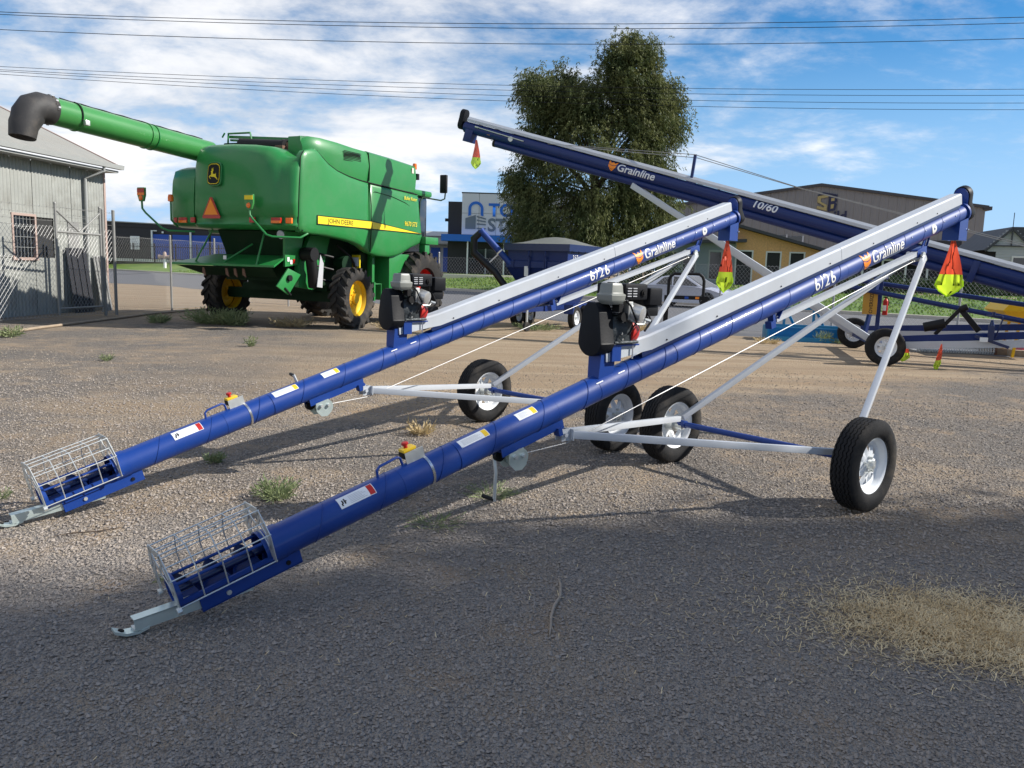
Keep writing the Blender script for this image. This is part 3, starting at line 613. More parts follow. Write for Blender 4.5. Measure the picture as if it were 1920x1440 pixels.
    mb = MB(); disc(mb, on_tube, 7.19, R(4), .014, .0872, 10, 2); mb.build('sticker_mark', 'blue_dk', rs, smooth=0, fix=False)
    for q in (2.66, 2.86):
        mb = MB(); patch(mb, q, q+.06, R(38), R(43), .0842, nt=4, np_=1); mb.build('small_print', 'white', t, smooth=0, fix=False)
    # engine post and engine
    mb = MB(); sec2 = lambda z, a, b, w: [V(a, -w, z), V(b, -w, z), V(b, w, z), V(a, w, z)]
    mb.loft([sec2(.86, 2.575, 2.70, .045), sec2(1.12, 2.59, 2.72, .055)]); mb.build('engine_post', 'blue', t, smooth=0)
    mb = MB(); mb.bb(2.66, 2.90, -.085, .12, 1.145, 1.155); mb.bb(2.66, 2.74, -.08, -.06, 1.05, 1.145); mb.build('engine_plate', 'blue', t)
    for x, y in ((2.68, -.075), (2.85, -.075)):
        mb = MB(); mb.cyl((x, y, 1.06), (x, y, 1.19), .005, seg=8); mb.cyl((x, y, 1.155), (x, y, 1.17), .012, seg=6); mb.build('tension_bolt', 'chrome', t)
    gp = [(-.098, 1.17)]+[(.106*math.cos(a), 1.19+.108*math.sin(a)) for a in np.linspace(R(195), R(345), 14)]+[(.098, 1.23), (.072, 1.36)]+[(.066*math.cos(a), 1.355+.062*math.sin(a)) for a in np.linspace(R(15), R(165), 10)]+[(-.072, 1.36)]
    mb = MB(); mb.prism(gp, (0, 0, 0), (0, 1, 0), (0, 0, 1), (1, 0, 0), 2.535, 2.655); mb.build('belt_guard', 'black_pl', t, bevel=.008)
    eng = MB(); eng.bb(2.665, 2.86, -.085, .13, 1.175, 1.33); eng.cyl((2.62, .0, 1.25), (2.9, .0, 1.25), .085, seg=20); eng.bb(2.66, 2.88, -.1, .14, 1.158, 1.178)
    e = eng.build('engine', 'engine_grey', t, bevel=.012)
    for k in range(6):
        mb = MB(); z = 1.31+.016*k; mb.bb(2.67, 2.82, -.10+.002*k, .10, z, z+.006); mb.build('cooling_fin', 'engine_grey', e)
    mb = MB(); mb.loft([[(2.50+a, -.13+b, 1.405), (2.69-a, -.13+b, 1.405), (2.69-a, .15-b, 1.405), (2.50+a, .15-b, 1.405)] for a, b in ((.085, .02),)][:0]+[[(2.575+a, -.135+b, z), (2.70-a, -.135+b, z), (2.70-a, .0-b, z), (2.575+a, .0-b, z)] for a, b, z in ((.02, .02, 1.405), (.004, .004, 1.43), (0, 0, 1.462), (0, 0, 1.468), (.012, .012, 1.475), (.016, .014, 1.52), (.022, .02, 1.537))])
    tk = mb.build('fuel_tank', 'tank_grey', e, bevel=.008); mb = MB(); mb.lathe([(0, .012), (.022, .012), (.026, .008), (.026, 0)], (2.64, -.06, 1.53), (0, 0, 1), 20); mb.build('fuel_cap', 'black', tk)
    mb = MB(); mb.bb(2.70, 2.905, -.13, .12, 1.435, 1.535); sh = mb.build('top_shroud', 'black_pl', e, bevel=.014)
    for k in range(4):
        for j in range(2):
            mb = MB(); mb.bb(2.715+.05*j, 2.75+.05*j, -.135, -.128, 1.455+.016*k, 1.461+.016*k); mb.build('louvre', 'label_grey', sh)
    mb = MB(); mb.cyl((2.862, -.128, 1.48), (2.862, -.14, 1.48), .022, seg=16); mb.cyl((2.862, -.14, 1.48), (2.862, -.146, 1.48), .012, seg=12); mb.build('choke_knob', 'black', sh)
    mb = MB(); mb.bb(2.93, 3.05, -.13, .06, 1.40, 1.51); mb.bb(2.935, 3.04, -.11, .04, 1.33, 1.40); mb.build('air_cleaner', 'black_pl', e, bevel=.012)
    mb = MB(); mb.cyl((2.80, -.08, 1.36), (2.83, -.165, 1.345), .062, .052, 20); mb.build('cylinder_head', 'alu', e, bevel=.008)
    mb = MB(); mb.bb(2.735, 2.775, -.13, -.06, 1.31, 1.425); mb.build('head_gasket', 'alu', e, bevel=.005)
    mb = MB(); mb.tube([(2.76, -.13, 1.31), (2.80, -.155, 1.285), (2.86, -.15, 1.285), (2.89, -.13, 1.30)], .006, 6); mb.cyl((2.9, -.12, 1.31), (2.93, -.14, 1.30), .012, seg=8); mb.build('fuel_line', 'galv', e)
    mb = MB(); mb.cyl((2.82, .0, 1.235), (2.90, .0, 1.23), .105, .085, 24); mb.build('recoil_cover', 'red', e, bevel=.006)
    mb = MB(); mb.cyl((2.665, .02, 1.25), (2.66+.12, .0, 1.235), .11, .107, 24); mb.build('fan_housing', 'engine_grey', e, bevel=.006)
    mb = MB(); mb.bb(2.90, 2.93, -.1, .02, 1.40, 1.5); mb.tube([(2.72, -.12, 1.43), (2.73, -.15, 1.40), (2.78, -.16, 1.30), (2.74, -.13, 1.22)], .006, 6); mb.tube([(2.93, -.1, 1.38), (2.95, -.13, 1.30), (2.88, -.14, 1.24)], .007, 6); mb.cyl((2.70, -.1, 1.33), (2.70, -.13, 1.33), .03, seg=14); mb.bb(2.66, 2.70, -.12, -.06, 1.36, 1.41); mb.cyl((2.93, -.02, 1.345), (2.99, -.06, 1.31), .014, seg=8); mb.build('carburettor', 'black', e)
    for y, z in ((-.09, 1.225), (-.095, 1.30), (-.1, 1.19)):
        mb = MB(); mb.cyl((2.68+.03*z, y, z), (2.68+.03*z, y-.012, z), .009, seg=6); mb.build('engine_bolt', 'chrome', e)
    return t
aug = make_auger()
AX = [(-1.472, 3.493, 0, R(39.98)), (-2.830, 4.868, 0, R(44.67))]
aug2 = copy_tree(aug)
for o, p, lab in ((aug, AX[0], 'nearest blue grain auger lettered 6/26, its inlet cage and wheel closest to the camera'), (aug2, AX[1], 'blue grain auger lettered 6/26 standing behind the nearest one, towards the green harvester')):
    o.location = p[:3]; o.rotation_euler = (0, 0, p[3]); tag(o, lab, 'auger', 'small grain augers')
for c in aug2.children_recursive:
    if c.name.startswith('crank'): c.rotation_euler = (0, R(155), 0)
# ------------------------------------------------------------------ safety flags
def flag(label, pts_top, size, rz, twist=0, group='safety flags', lying=False):
    """two-colour pennant hanging from a hook: red above, lime below"""
    o = thing('safety_flag', label, 'flag', pts_top, rz, group)
    w, h = size; N, K = 10, 8
    def pt(i, j):     # i down, j across
        u = i/N; ww = w*(.16+.84*min(1, u/.83))*(1 if u < .83 else max(0, (1-(u-.83)/.17))**.8); x = (j/K-.5)*ww*(1+.12*math.sin(3*u))+.04*w*math.sin(4*u)
        y = .07*w*u*math.sin(j/K*5+u*2+twist)+.02*w*math.sin(u*6+j*.4)
        return (x, y, -h*u-.03)
    for nm, i0, i1, m_ in (('upper_panel', 0, 6, 'flag_red'), ('lower_panel', 6, N, 'flag_lime')):
        mb = MB(); g = [[pt(i+f*0, j) for j in range(K+1)] for i in range(i0, i1+1) for f in (0,)]
        for a in range(len(g)-1):
            for j in range(K): mb.quad(g[a][j], g[a][j+1], g[a+1][j+1], g[a+1][j])
        me = mb.mesh(nm, m_, smooth=80); bm = bmesh.new(); bm.from_mesh(me); bmesh.ops.remove_doubles(bm, verts=bm.verts, dist=1e-6); bm.to_mesh(me); bm.free(); link(nm, me, o)
    mb = MB()
    for j in (0, K): mb.tube([pt(i, j) for i in range(7, N)]+[pt(N, K//2)], .006*w/.24, 5)
    mb.build('hem', 'flag_lime', o)
    mb = MB(); mb.tube([(0, 0, .03), (.008, 0, .0), (0, 0, -.035)], .003, 5); mb.build('hook', 'galv', o)
    return o
def aw(k, s, l, z):
    X, Y, _, a = AX[k]; return (X+s*math.cos(a)-l*math.sin(a), Y+s*math.sin(a)+l*math.cos(a), z)
flag('red and lime safety flag hanging from the head of the nearest auger', aw(0, 7.56, 0.0, 2.03), (.24, .55), R(-25))
flag('red and lime safety flag hanging from the head of the second auger', aw(1, 7.56, 0.0, 2.03), (.24, .62), R(20), 2.1)
# ------------------------------------------------------------------ large auger 10/60
big = thing('grain_auger', 'long dark blue auger lettered 10/60 rising to the left behind the two small augers', 'auger', (7.4, 17.2, 0), math.atan2(-.471, .882))
BA = math.atan(.275); BC, BS = math.cos(BA), math.sin(BA); BD = V(BC, 0, -BS); BN = V(BS, 0, BC)
def B(t, l, n): return V(0, l, 2.363)+BD*(t/BC)+BN*n
def bt(t, ph, r=.139): return B(t, -r*math.cos(ph), r*math.sin(ph))
mb = MB(); mb.cyl(B(-9.95, 0, 0), B(7.9, 0, 0), .137, seg=32); bar = mb.build('barrel', 'navy', big, smooth=30)
for tt in np.arange(-7.2, 7, 1.9):
    mb = MB(); mb.lathe([(.1372, -.02), (.142, -.02), (.142, .02), (.1372, .02)], B(tt, 0, 0), BD, 28, closed=True); mb.build('joint_band', 'navy', bar)
mb = MB(); mb.cyl(B(-9.0, 0, -.20), B(6.5, 0, -.20), .085, seg=20); pp = mb.build('under_pipe', 'navy', big)
mb = MB(); mb.cyl(B(-9.06, 0, -.20), B(-9.0, 0, -.20), .09, seg=20); mb.build('pipe_cap', 'black', pp)
for tt in np.arange(-8.6, 6, 1.6):
    mb = MB(); mb.box(B(tt, 0, -.13), (.05, .05, .08), (BD, LY, BN)); mb.build('pipe_bracket', 'navy', pp)
mb = MB(); prof = [(-.095, .145), (-.095, .205), (-.045, .262), (.045, .262), (.095, .205), (.095, .145)]
mb.loft([[B(tt, a, b) for a, b in prof] for tt in (-9.9, 7.0)]); cvb = mb.build('drive_cover', 'silver', big, smooth=20)
for tt in np.arange(-9.5, 6.9, .95): mb = MB(); mb.box(B(tt, -.07, .148), (.12, .04, .02), (BD, LY, BN)); mb.build('cover_clip', 'black', cvb)
mb = MB(); mb.prism([(x*1.5, y*1.45+.03) for x, y in [(.085*math.cos(a), .085*math.sin(a)) for a in np.linspace(math.pi, 2*math.pi, 10)]+[(.08, .1)]+[(.085*math.cos(a), .18+.085*math.sin(a)) for a in np.linspace(0, math.pi, 10)]+[(-.08, .1)]], B(-10.0, 0, 0), LY, BN, -BD, 0, .14); mb.build('pulley_guard', 'black_pl', big, bevel=.02)
mb = MB(); mb.prism([(-.12, .05), (.12, .05), (.10, -.33), (-.13, -.33)], B(-9.75, 0, -.02), BD, BN, LY, -.13, .13); mb.build('spout', 'navy', big, bevel=.01)
mb = MB(); p0, p1 = B(-9.55, -.15, .06), B(-8.2, -.15, .03); mb.tube([p0, p1], .012, 6); mb.cyl(B(-9.6, -.15, .06), B(-9.5, -.15, .06), .02, seg=8); mb.build('cable_anchor', 'galv', big)
# mast and stay cables over the barrel
mb = MB(); mb.beam(B(-4.02, -.05, .12), V(-3.92, -.05, 4.20), .05, .06); mb.box(B(-4.02, -.06, .16), (.22, .05, .1), (BD, LY, BN)); mb.build('mast', 'navy', big)
for l in (-.09, .07):
    mb = MB(); mb.tube([B(-7.6, l, .12), V(-3.92, l, 4.19-.05*(l > 0)), V(-1.6, l, 3.42), V(2.53, l, 2.32-.03*(l > 0)), B(6.5, l, .14)], .008, 5); mb.build('stay_cable', 'galv_old', big)
mb = MB(); mb.box(B(1.75, 0, -.1), (.12, .32, .42), (BD, LY, BN)); mb.build('clamp', 'navy', big, bevel=.01)
# undercarriage
W1, W2 = V(.41, -1.82, .345), V(-.53, 1.82, .345); axd = unit(W2-W1)
TYB = tyre_mesh(.345, .22, .195)
wr = math.atan2(axd[1], axd[0])-math.pi/2
add_wheel(big, W1, 1, (0, 0, wr), 1, TYB); add_wheel(big, W2, -1, (0, R(20), wr), 1, TYB)
mb = MB(); mb.beam(W1+axd*.15, W2-axd*.15, .12, .12); mb.build('axle', 'navy', big)
for Wp, sg in ((W1, -1), (W2, 1)):
    mb = MB(); mb.beam(Wp-sg*axd*.25+V(-.05, 0, .0), V(-5.36, sg*.10, 3.55), .05, .13); mb.build('strut', 'silver', big, bevel=.004)
    mb = MB(); p = Wp-sg*axd*.3; mb.beam(p+V(.1, 0, .12), V(6.6, sg*.35, 1.02), .06, .13); mb.build('reach_beam', 'navy', big)
    mb = MB(); mb.beam(p+V(.15, -.08, .02), V(6.6, sg*.35-.08, .80), .05, .13); mb.build('reach_beam', 'silver', big)
    mb = MB(); mb.cyl(V(-.45, sg*.5, 1.55 if sg > 0 else 1.42), V(4.6, sg*.2, .95 if sg > 0 else .55), .048, seg=12); mb.build('lift_pipe', 'navy', big)
mb = MB(); c0 = (W1+W2)/2
mb.beam(c0+V(-.05, -.35, .05), c0+V(.12, -.12, 1.28), .06, .08); mb.beam(c0+V(.15, .05, .05), c0+V(.16, .05, 1.28), .06, .08); mb.cyl(c0+V(.05, -.2, 1.26), c0+V(.25, .15, 1.26), .03, seg=10); mb.build('upright', 'navy', big)
mb = MB(); j = V(1.55, -1.3, .5)
mb.beam(j+V(-.35, 0, .1), j+V(.05, 0, .62), .09, .07); mb.beam(j+V(.02, 0, .6), j+V(.36, .05, .2), .07, .10); mb.cyl(j+V(-.55, .0, .22), j+V(-.2, 0, .32), .09, seg=14); mb.cyl(j+V(.02, -.03, .58), j+V(.14, -.03, .64), .06, seg=12); mb.build('folded_hitch', 'black', big, bevel=.01)
mb = MB(); mb.beam(j+V(.55, -.1, .05), j+V(.55, -.1, .32), .16, .1); mb.cyl(j+V(.55, -.1, .3), j+V(.55, -.1, .42), .05, .02, 10); mb.tube([j+V(.62, -.1, .1), j+V(.72, -.1, .48), j+V(.7, -.1, .5), j+V(.45, -.1, .50)], .014, 6); mb.cyl(j+V(.56, -.1, .5), j+V(.56, -.1, .57), .025, seg=8); mb.beam(j+V(.3, -.1, .12), j+V(.85, -.16, -.05), .03, .05); mb.build('jack', 'blue_dk', big)
mb = MB(); mb.bb(1.93, 2.06, -1.535, -1.531, .53, .61); mb.build('plate_label', 'sticker', big)
sg_o = c0+V(.02, -.42, .52)
mb = MB(); mb.box(sg_o+V(0, 0, .25), (.27, .01, .48)); os_ = mb.build('warning_sign', 'sign_amber', big); os_['label'] = 'faded orange oversize sign fixed to the upright'
lettering('sign_lettering', 'OVERSIZE', .095, os_, 'black', lambda x, y: tuple(sg_o+V(.055-y, -.0075, .03+x)), bold=.01)
def wrapb(t0, ph): return lambda x, y: tuple(bt(t0+x, ph+y/.143, .143))
lettering('model_lettering', '10/60', .235, big, 'sticker', wrapb(-2.60, R(-10)), shear=.12, bold=.022, cuts=8)
lettering('brand_lettering', 'Grainline', .25, big, 'sticker', wrapb(-5.74, R(-20)), shear=.12, bold=.02, cuts=8)
emblem('emblem', FLAME(-5.86, .04, .24), big, 'orange', lambda u, w: tuple(bt(u, w/.143, .143)), -.12, .2)
mb = MB(); disc(mb, bt, -8.57, 0, .065, .142); rs = mb.build('round_sticker', 'sticker', big, smooth=0, fix=False)
mb = MB(); mb.add([bt(-9.2+a, b/.139, .1395) for a, b in ((-.04, -.05), (.05, -.05), (.05, .05), (-.04, .05))], [(0, 1, 2, 3)]); mb.build('decal', 'sign_amber', big, smooth=0, fix=False)
# extinguisher on the upright
fe = thing('fire_extinguisher', 'small red fire extinguisher strapped to the upright of the long auger', 'extinguisher', (7.57, 17.05, .86))
mb = MB(); mb.lathe([(0, 0), (.045, 0), (.05, .01), (.05, .27), (.04, .31), (.018, .33), (.018, .35), (0, .35)], (0, 0, 0), (0, 0, 1), 20); mb.build('cylinder', 'red', fe)
mb = MB(); mb.bb(-.05, .03, -.012, .012, .35, .375); mb.tube([(.02, 0, .36), (.06, 0, .34), (.065, 0, .2)], .008, 6); mb.cyl((0, 0, .34), (0, 0, .37), .015, seg=8); mb.build('valve', 'black', fe)
mb = MB(); mb.lathe([(.0505, .09), (.0508, .09), (.0508, .2), (.0505, .2)], (0, 0, 0), (0, 0, 1), 20, closed=True, a0=180, a1=300); mb.build('label_band', 'white', fe)
flag('small red and lime safety flag hanging from the head of the long auger', tuple(np.array([7.4, 17.2, 0])+V(.882*-9.62, -.471*-9.62-.1, 4.78)), (.24, .72), R(10), 1.2)
f4 = flag('red and lime safety flag stuck upright in the dirt beside the long auger', (7.69, 14.9, .50), (.24, .50), R(35), .7); f4.rotation_euler = (R(8), R(-6), R(35))
f5 = flag('lime safety flag draped low behind the near wheel of the long auger', (7.42, 15.75, .50), (.22, .42), R(-20), .2)
# ------------------------------------------------------------------ combine harvester
cb_ = thing('combine_harvester', 'green and yellow combine harvester parked with its rear towards the camera', 'harvester', (-5.75, 20.67, 0), R(65.76))
def K(q, v, z): return V(q, -v, z)
def lug_tyre(Rr, Wd, rim, nl, lh, name='tyre'):
    mb = MB(); hw = Wd/2; rb = Rr-lh
    mb.lathe([(rim, -.7*hw), (rim+.04, -.9*hw), (rim+.45*(rb-rim), -1.02*hw), (rb-.05, -.95*hw), (rb-.01, -.75*hw), (rb, 0), (rb-.01, .75*hw), (rb-.05, .95*hw), (rim+.45*(rb-rim), 1.02*hw), (rim+.04, .9*hw), (rim, .7*hw)], (0, 0, 0), (0, 1, 0), 56)
    for k in range(nl):
        for s in (-1, 1):
            a0 = 2*math.pi*(k+(.5 if s > 0 else 0))/nl; wl = 2*math.pi/nl*.21; secs = []
            for u in (0, .35, .7, 1.0, 1.12):
                y = s*hw*(u*.98 if u < 1.05 else 1.0); a = a0+u*2*math.pi/nl*.85; rt = Rr-(.012 if u > .9 else 0)-(.10*(u > 1.05)); w_ = wl*(1 if u < 1.05 else .7)
                rl = rb-.03-(.08 if u > 1.05 else 0)
                P = lambda aa, rr: (rr*math.cos(aa), y, rr*math.sin(aa))
                secs.append([P(a-w_*1.15, rl), P(a-w_*.8, rt), P(a+w_*.8, rt), P(a+w_*1.15, rl)])
            mb.loft(secs)
    return mb.mesh(name, 'rubber_ag', smooth=30)
def dish(rim, Wd, mat, flip, name='rim'):
    mb = MB(); hw = Wd*.36; f = -flip
    mb.lathe([(rim+.02, f*hw), (rim+.03, f*(hw-.01)), (rim-.005, f*(hw-.02)), (rim-.03, f*(hw-.06)), (rim-.04, f*.06), (rim*.72, f*.02), (rim*.5, f*.03), (rim*.48, f*.06), (rim*.3, f*.07), (rim*.28, f*.13), (0, f*.13)], (0, 0, 0), (0, 1, 0), 44)
    mb.lathe([(rim+.02, -f*hw), (rim-.03, -f*(hw-.06)), (rim-.04, f*.04)], (0, 0, 0), (0, 1, 0), 44)
    for k in range(8):
        a = 2*math.pi*k/8; mb.cyl((rim*.39*math.cos(a), f*.06, rim*.39*math.sin(a)), (rim*.39*math.cos(a), f*.09, rim*.39*math.sin(a)), .018, seg=6)
    return mb.mesh(name, mat, smooth=35)
def cwheel(q, v, Rr, Wd, rim, nl, lh, rm, steer, cache={}):
    fl = 1 if v > 0 else -1; key = (Rr,); 
    if key not in cache: cache[key] = lug_tyre(Rr, Wd, rim, nl, lh)
    kd = (Rr, fl)
    if kd not in cache: cache[kd] = dish(rim, Wd, rm, fl)
    mb = MB(); mb.cyl((0, .1*fl, 0), (0, .35*fl, 0), .11, seg=16); w = mb.build('wheel', 'green_dk', cb_); w.location = K(q, v, Rr-.015); w.rotation_euler = (0, R(17*v), R(steer))
    link('tyre', cache[key], w); link('rim', cache[kd], w)
for v in (1.80, -2.15): cwheel(.38, v, .745, .46, .43, 18, .05, 'rim_yellow', 5)
for v in (1.62, -1.62): cwheel(3.75, v, .98, .66, .50, 20, .055, 'red', 0)
# rear hood, lofted across the width
secs = []
for v, zt, q0 in ((-1.26, 3.80, -1.30), (-1.24, 3.95, -1.50), (-1.16, 4.07, -1.66), (-1.02, 4.14, -1.76), (-.7, 4.17, -1.83), (0, 4.16, -1.88), (.6, 4.13, -1.86), (.95, 4.09, -1.83), (1.12, 4.02, -1.80), (1.26, 3.93, -1.75), (1.38, 3.88, -1.69), (1.52, 3.86, -1.66), (1.64, 3.855, -1.62), (1.70, 3.84, -1.54)):
    rd = .18
    qf = -.35 if v < 1.3 else max(-1.38, -.35-(v-1.3)*5)
    secs.append([K(*p) for p in ((qf, v, 2.30), (min(qf-.01, q0+.34), v, 2.26), (q0+.08, v, 2.29), (q0+.01, v, 2.36), (q0+.045, v, 2.42), (q0+.045, v, 2.54), (q0, v, 2.60), (q0+.01, v, 2.9), (q0+.05, v, zt-.45), (q0+.10, v, zt-.22), (q0+.18, v, zt-.08), (min(qf-.04, q0+.30), v, zt-.012), (min(qf-.02, q0+.48), v, zt), (qf, v, zt))])
mb = MB(); mb.loft(secs); hood = mb.build('rear_hood', 'green', cb_, smooth=50)
secs = []
for v, zt, q0 in ((-1.2, 3.70, -1.64), (-1.7, 3.70, -1.60), (-2.0, 3.68, -1.52), (-2.12, 3.62, -1.42), (-2.18, 3.5, -1.2)):
    secs.append([K(*p) for p in ((.9, v, 2.32), (q0+.3, v, 2.30), (q0+.06, v, 2.34), (q0, v, 2.42), (q0, v, 2.9), (q0+.04, v, zt-.3), (q0+.12, v, zt-.08), (q0+.3, v, zt), (.9, v, zt+.05))])
mb = MB(); mb.loft(secs); mb.build('side_hood', 'green', cb_, smooth=50)
# left side body
mb = MB(); mb.bb(-.6, 3.7, 1.2, 1.82, 2.2, 3.85); mb.build('left_side_panel', 'green', cb_, bevel=.06)
# right side shields: bulged plates
def shield(name, outline, v0, bulge, mat, cx, cz, thick=.14):
    cen = (cx, cz); secs = []
    for k, (s, dv) in enumerate(((1.0, -thick), (1.0, 0), (.985, .02), (.93, .045), (.80, .055+bulge*.5), (.5, .06+bulge*.9), (.2, .06+bulge))):
        secs.append([K(cen[0]+(q-cen[0])*s, v0+dv, cen[1]+(z-cen[1])*s) for q, z in outline])
    mb = MB(); mb.loft(secs); return mb.build(name, mat, cb_, smooth=40)
rs_ = shield('rear_side_shield', [(-1.50, 2.35), (-1.49, 2.63), (-1.46, 3.2), (-1.40, 3.86), (-1.28, 4.0), (-1.0, 4.08), (-.85, 4.06), (-.68, 3.95), (-.45, 3.82), (-.1, 3.70), (.35, 3.62), (.8, 3.575), (1.17, 3.55), (1.20, 3.0), (1.22, 2.4), (1.225, 1.84), (1.05, 1.90), (.85, 1.99), (.55, 2.07), (.2, 2.12), (-.6, 2.19), (-1.2, 2.205), (-1.42, 2.23)], 1.70, .02, 'green', -.1, 2.85)
fs_ = shield('front_side_shield', [(1.24, 3.53), (2.4, 3.50), (3.55, 3.46), (3.68, 2.9), (3.78, 2.4), (3.86, 2.2), (3.6, 2.14), (3.2, 2.03), (2.85, 1.90), (2.5, 1.80), (2.1, 1.755), (1.6, 1.77), (1.245, 1.84), (1.24, 2.5)], 1.70, .02, 'green', 2.45, 2.65)
mb = MB(); secs = []
for q, z0, z1, v in ((-1.0, 3.9, 4.33, 1.40), (-.85, 3.9, 4.40, 1.52), (-.55, 3.8, 4.40, 1.62), (0, 3.66, 4.375, 1.68), (.6, 3.60, 4.335, 1.70), (1.18, 3.585, 4.32, 1.70)):
    secs.append([K(q, v-.3, z0), K(q, v-.02, z0), K(q, v+.03, (z0+z1)/2), K(q, v-.01, z1-.1), K(q, v-.06, z1-.02), K(q, v-.3, z1)])
mb.loft(secs); mb.build('engine_side_panel', 'green', cb_, smooth=45)
mb = MB(); mb.loft([[K(q, 1.4, 3.54+dz), K(q, 1.70, 3.54+dz), K(q, 1.73, 3.9), K(q, 1.70, zt-.05), K(q, 1.62, zt), K(q, 1.4, zt)] for q, zt, dz in ((1.20, 4.32, 0), (2.2, 4.29, -.01), (3.42, 4.23, -.03))]); mb.build('tank_side_panel', 'green', cb_, smooth=45)
mb = MB(); mb.bb(-.3, 3.3, -1.45, 1.5, 3.3, 4.18); mb.build('grain_tank', 'green', cb_, bevel=.05)
mb = MB(); mb.prism([(-.2, 4.1), (3.35, 4.1), (3.35, 4.4), (1.3, 4.42), (.2, 4.5)], (0, 0, 0), (1, 0, 0), (0, 0, 1), (0, 1, 0), -.6, 1.3); mb.build('tank_extension', 'green', cb_)
# engine deck between hood and tank
mb = MB(); mb.cyl(K(-.55, -.75, 4.3), K(-.55, .55, 4.22), .15, seg=20); mb.cyl(K(-.55, .55, 4.22), K(-.55, .62, 4.22), .17, seg=20); mb.build('air_filter', 'black', cb_)
mb = MB(); mb.bb(-.75, -.45, -1.0, -.75, 4.05, 4.28); mb.bb(-.9, -.55, .62-1.4, .85-1.4, 4.0, 4.2); mb.build('exhaust_box', 'rust', cb_, bevel=.02)
mb = MB(); mb.beam(K(-.3, -1.35, 4.54), K(-.3, .6, 4.42), .1, .06); mb.beam(K(-.3, -1.3, 4.46), K(-.3, -.3, 4.40), .05, .05); mb.tube([K(-.4, -1.3, 4.3), K(-.4, -1.28, 4.6), K(-.4, -.6, 4.6), K(-.4, -.55, 4.4)], .025, 6); mb.tube([K(-.5, -1.38, 4.5), K(-.5, -1.3, 4.6)], .02, 6); mb.build('deck_rail', 'green', cb_)
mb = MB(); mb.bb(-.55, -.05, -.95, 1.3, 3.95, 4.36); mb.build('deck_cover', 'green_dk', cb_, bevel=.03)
mb = MB(); mb.box(K(-.98, 1.2, 4.18), (.05, .35, .38)); mb.build('panel_end', 'green', cb_, bevel=.02)
# unloading auger, swung back over the left side
ua = MB(); p0, p1 = K(-.8, -1.5, 4.10), K(-4.95, -1.5, 4.35); ua.cyl(p0, p1, .265, seg=32); uo = ua.build('unloading_tube', 'green_lt', cb_, smooth=30)
ud = unit(p1-p0)
for q in (-2.55, -2.72, -4.45):
    mb = MB(); c = p0+ud*((-.8-q)); mb.lathe([(.266, -.012), (.285, -.012), (.285, .012), (.266, .012)], c, ud, 32, closed=True); mb.build('tube_flange', 'green_lt' if q != -2.55 else 'green', uo)
mb = MB(); c = p0+ud*.2; mb.tube([p0+ud*a+V(0, .03, .285+.01*(int(a*4) % 2)) for a in np.arange(.2, 4.0, .25)], .014, 5); mb.tube([p0+ud*3.68+V(0, .28*math.sin(a), .28*math.cos(a)) for a in np.linspace(0, -1.9, 9)], .012, 5); mb.build('hydraulic_line', 'black', uo)
mb = MB(); lp = p0+ud*3.62+V(0, -.30, -.12); mb.box(lp, (.10, .08, .10), (ud, LY, V(0, 0, 1))); mb.build('work_light', 'galv', uo, bevel=.01)
mb = MB(); c = p1; arc = [c+ud*.0, c+ud*.14, c+ud*.28+V(0, 0, .0), c+ud*.42+V(0, 0, -.06), c+ud*.53+V(0, 0, -.20), c+ud*.60+V(0, 0, -.42), c+ud*.64+V(0, 0, -.64)]
mb.tube(arc, [.275, .282, .285, .28, .268, .245, .225], 28, cap=False); bo = mb.build('boot', 'boot', uo, smooth=50)
md = bo.modifiers.new('thick', 'SOLIDIFY'); md.thickness = .012
mb = MB(); mb.tube([c+ud*.47+V(0, 0, -.17), c+ud*.60+V(0, 0, -.40), c+ud*.635+V(0, 0, -.63)], [.281, .258, .235], 28, cap=False); mb.build('boot_sleeve', 'boot', bo, smooth=50)
mb = MB(); mb.cyl(c+ud*.60+V(0, 0, -.50), c+ud*.607+V(0, 0, -.52), .215, seg=24); mb.build('boot_inside', 'void', bo)
for k in range(26):
    a = R(-70+k*10); mb = MB(); pz = c+ud*(.03+.02*(k % 3))+V(0, .277*math.cos(a), .277*math.sin(a)); mb.box(pz, (.05, .02, .035), None); mb.build('frayed_edge', 'boot' if k % 3 else 'label_grey', bo)
# under the hood: straw hood, tailboard, spreader
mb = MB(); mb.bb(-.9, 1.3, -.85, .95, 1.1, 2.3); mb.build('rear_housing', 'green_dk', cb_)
mb = MB(); mb.loft([[K(-1.25, -.85, 2.25), K(-1.25, .98, 2.25), K(-1.2, .98, 2.3), K(-1.2, -.85, 2.3)], [K(-.95, -.85, 1.62), K(-.95, .98, 1.62), K(-.9, .98, 1.66), K(-.9, -.85, 1.66)]]); mb.build('chopper_back', 'green_dk', cb_)
mb = MB(); mb.loft([[K(-1.72, -1.85, 1.43), K(-1.72, 1.2, 1.43), K(-1.72, 1.2, 1.475), K(-1.72, -1.85, 1.475)], [K(-1.05, -1.1, 1.66), K(-1.05, 1.0, 1.66), K(-1.05, 1.0, 1.70), K(-1.05, -1.1, 1.70)]]); tb = mb.build('tailboard', 'green', cb_)
mb = MB(); mb.loft([[K(-1.70, -1.75, 1.42), K(-1.70, 1.1, 1.42), K(-1.67, 1.1, 1.42), K(-1.67, -1.75, 1.42)], [K(-1.35, -1.2, 1.22), K(-1.35, .95, 1.22), K(-1.3, .95, 1.2), K(-1.3, -1.2, 1.2)]]); mb.build('tailboard_flap', 'green_dk', tb)
for v in (-.9, -.2, .05, .3):
    mb = MB(); mb.prism([(0, 0), (.06, 0), (.05, -.14), (-.05, -.2)], K(-1.66, v, 1.38), (0, 1, 0), (0, 0, 1), (1, 0, 0), -.01, .01); mb.build('vane', 'rust', tb)
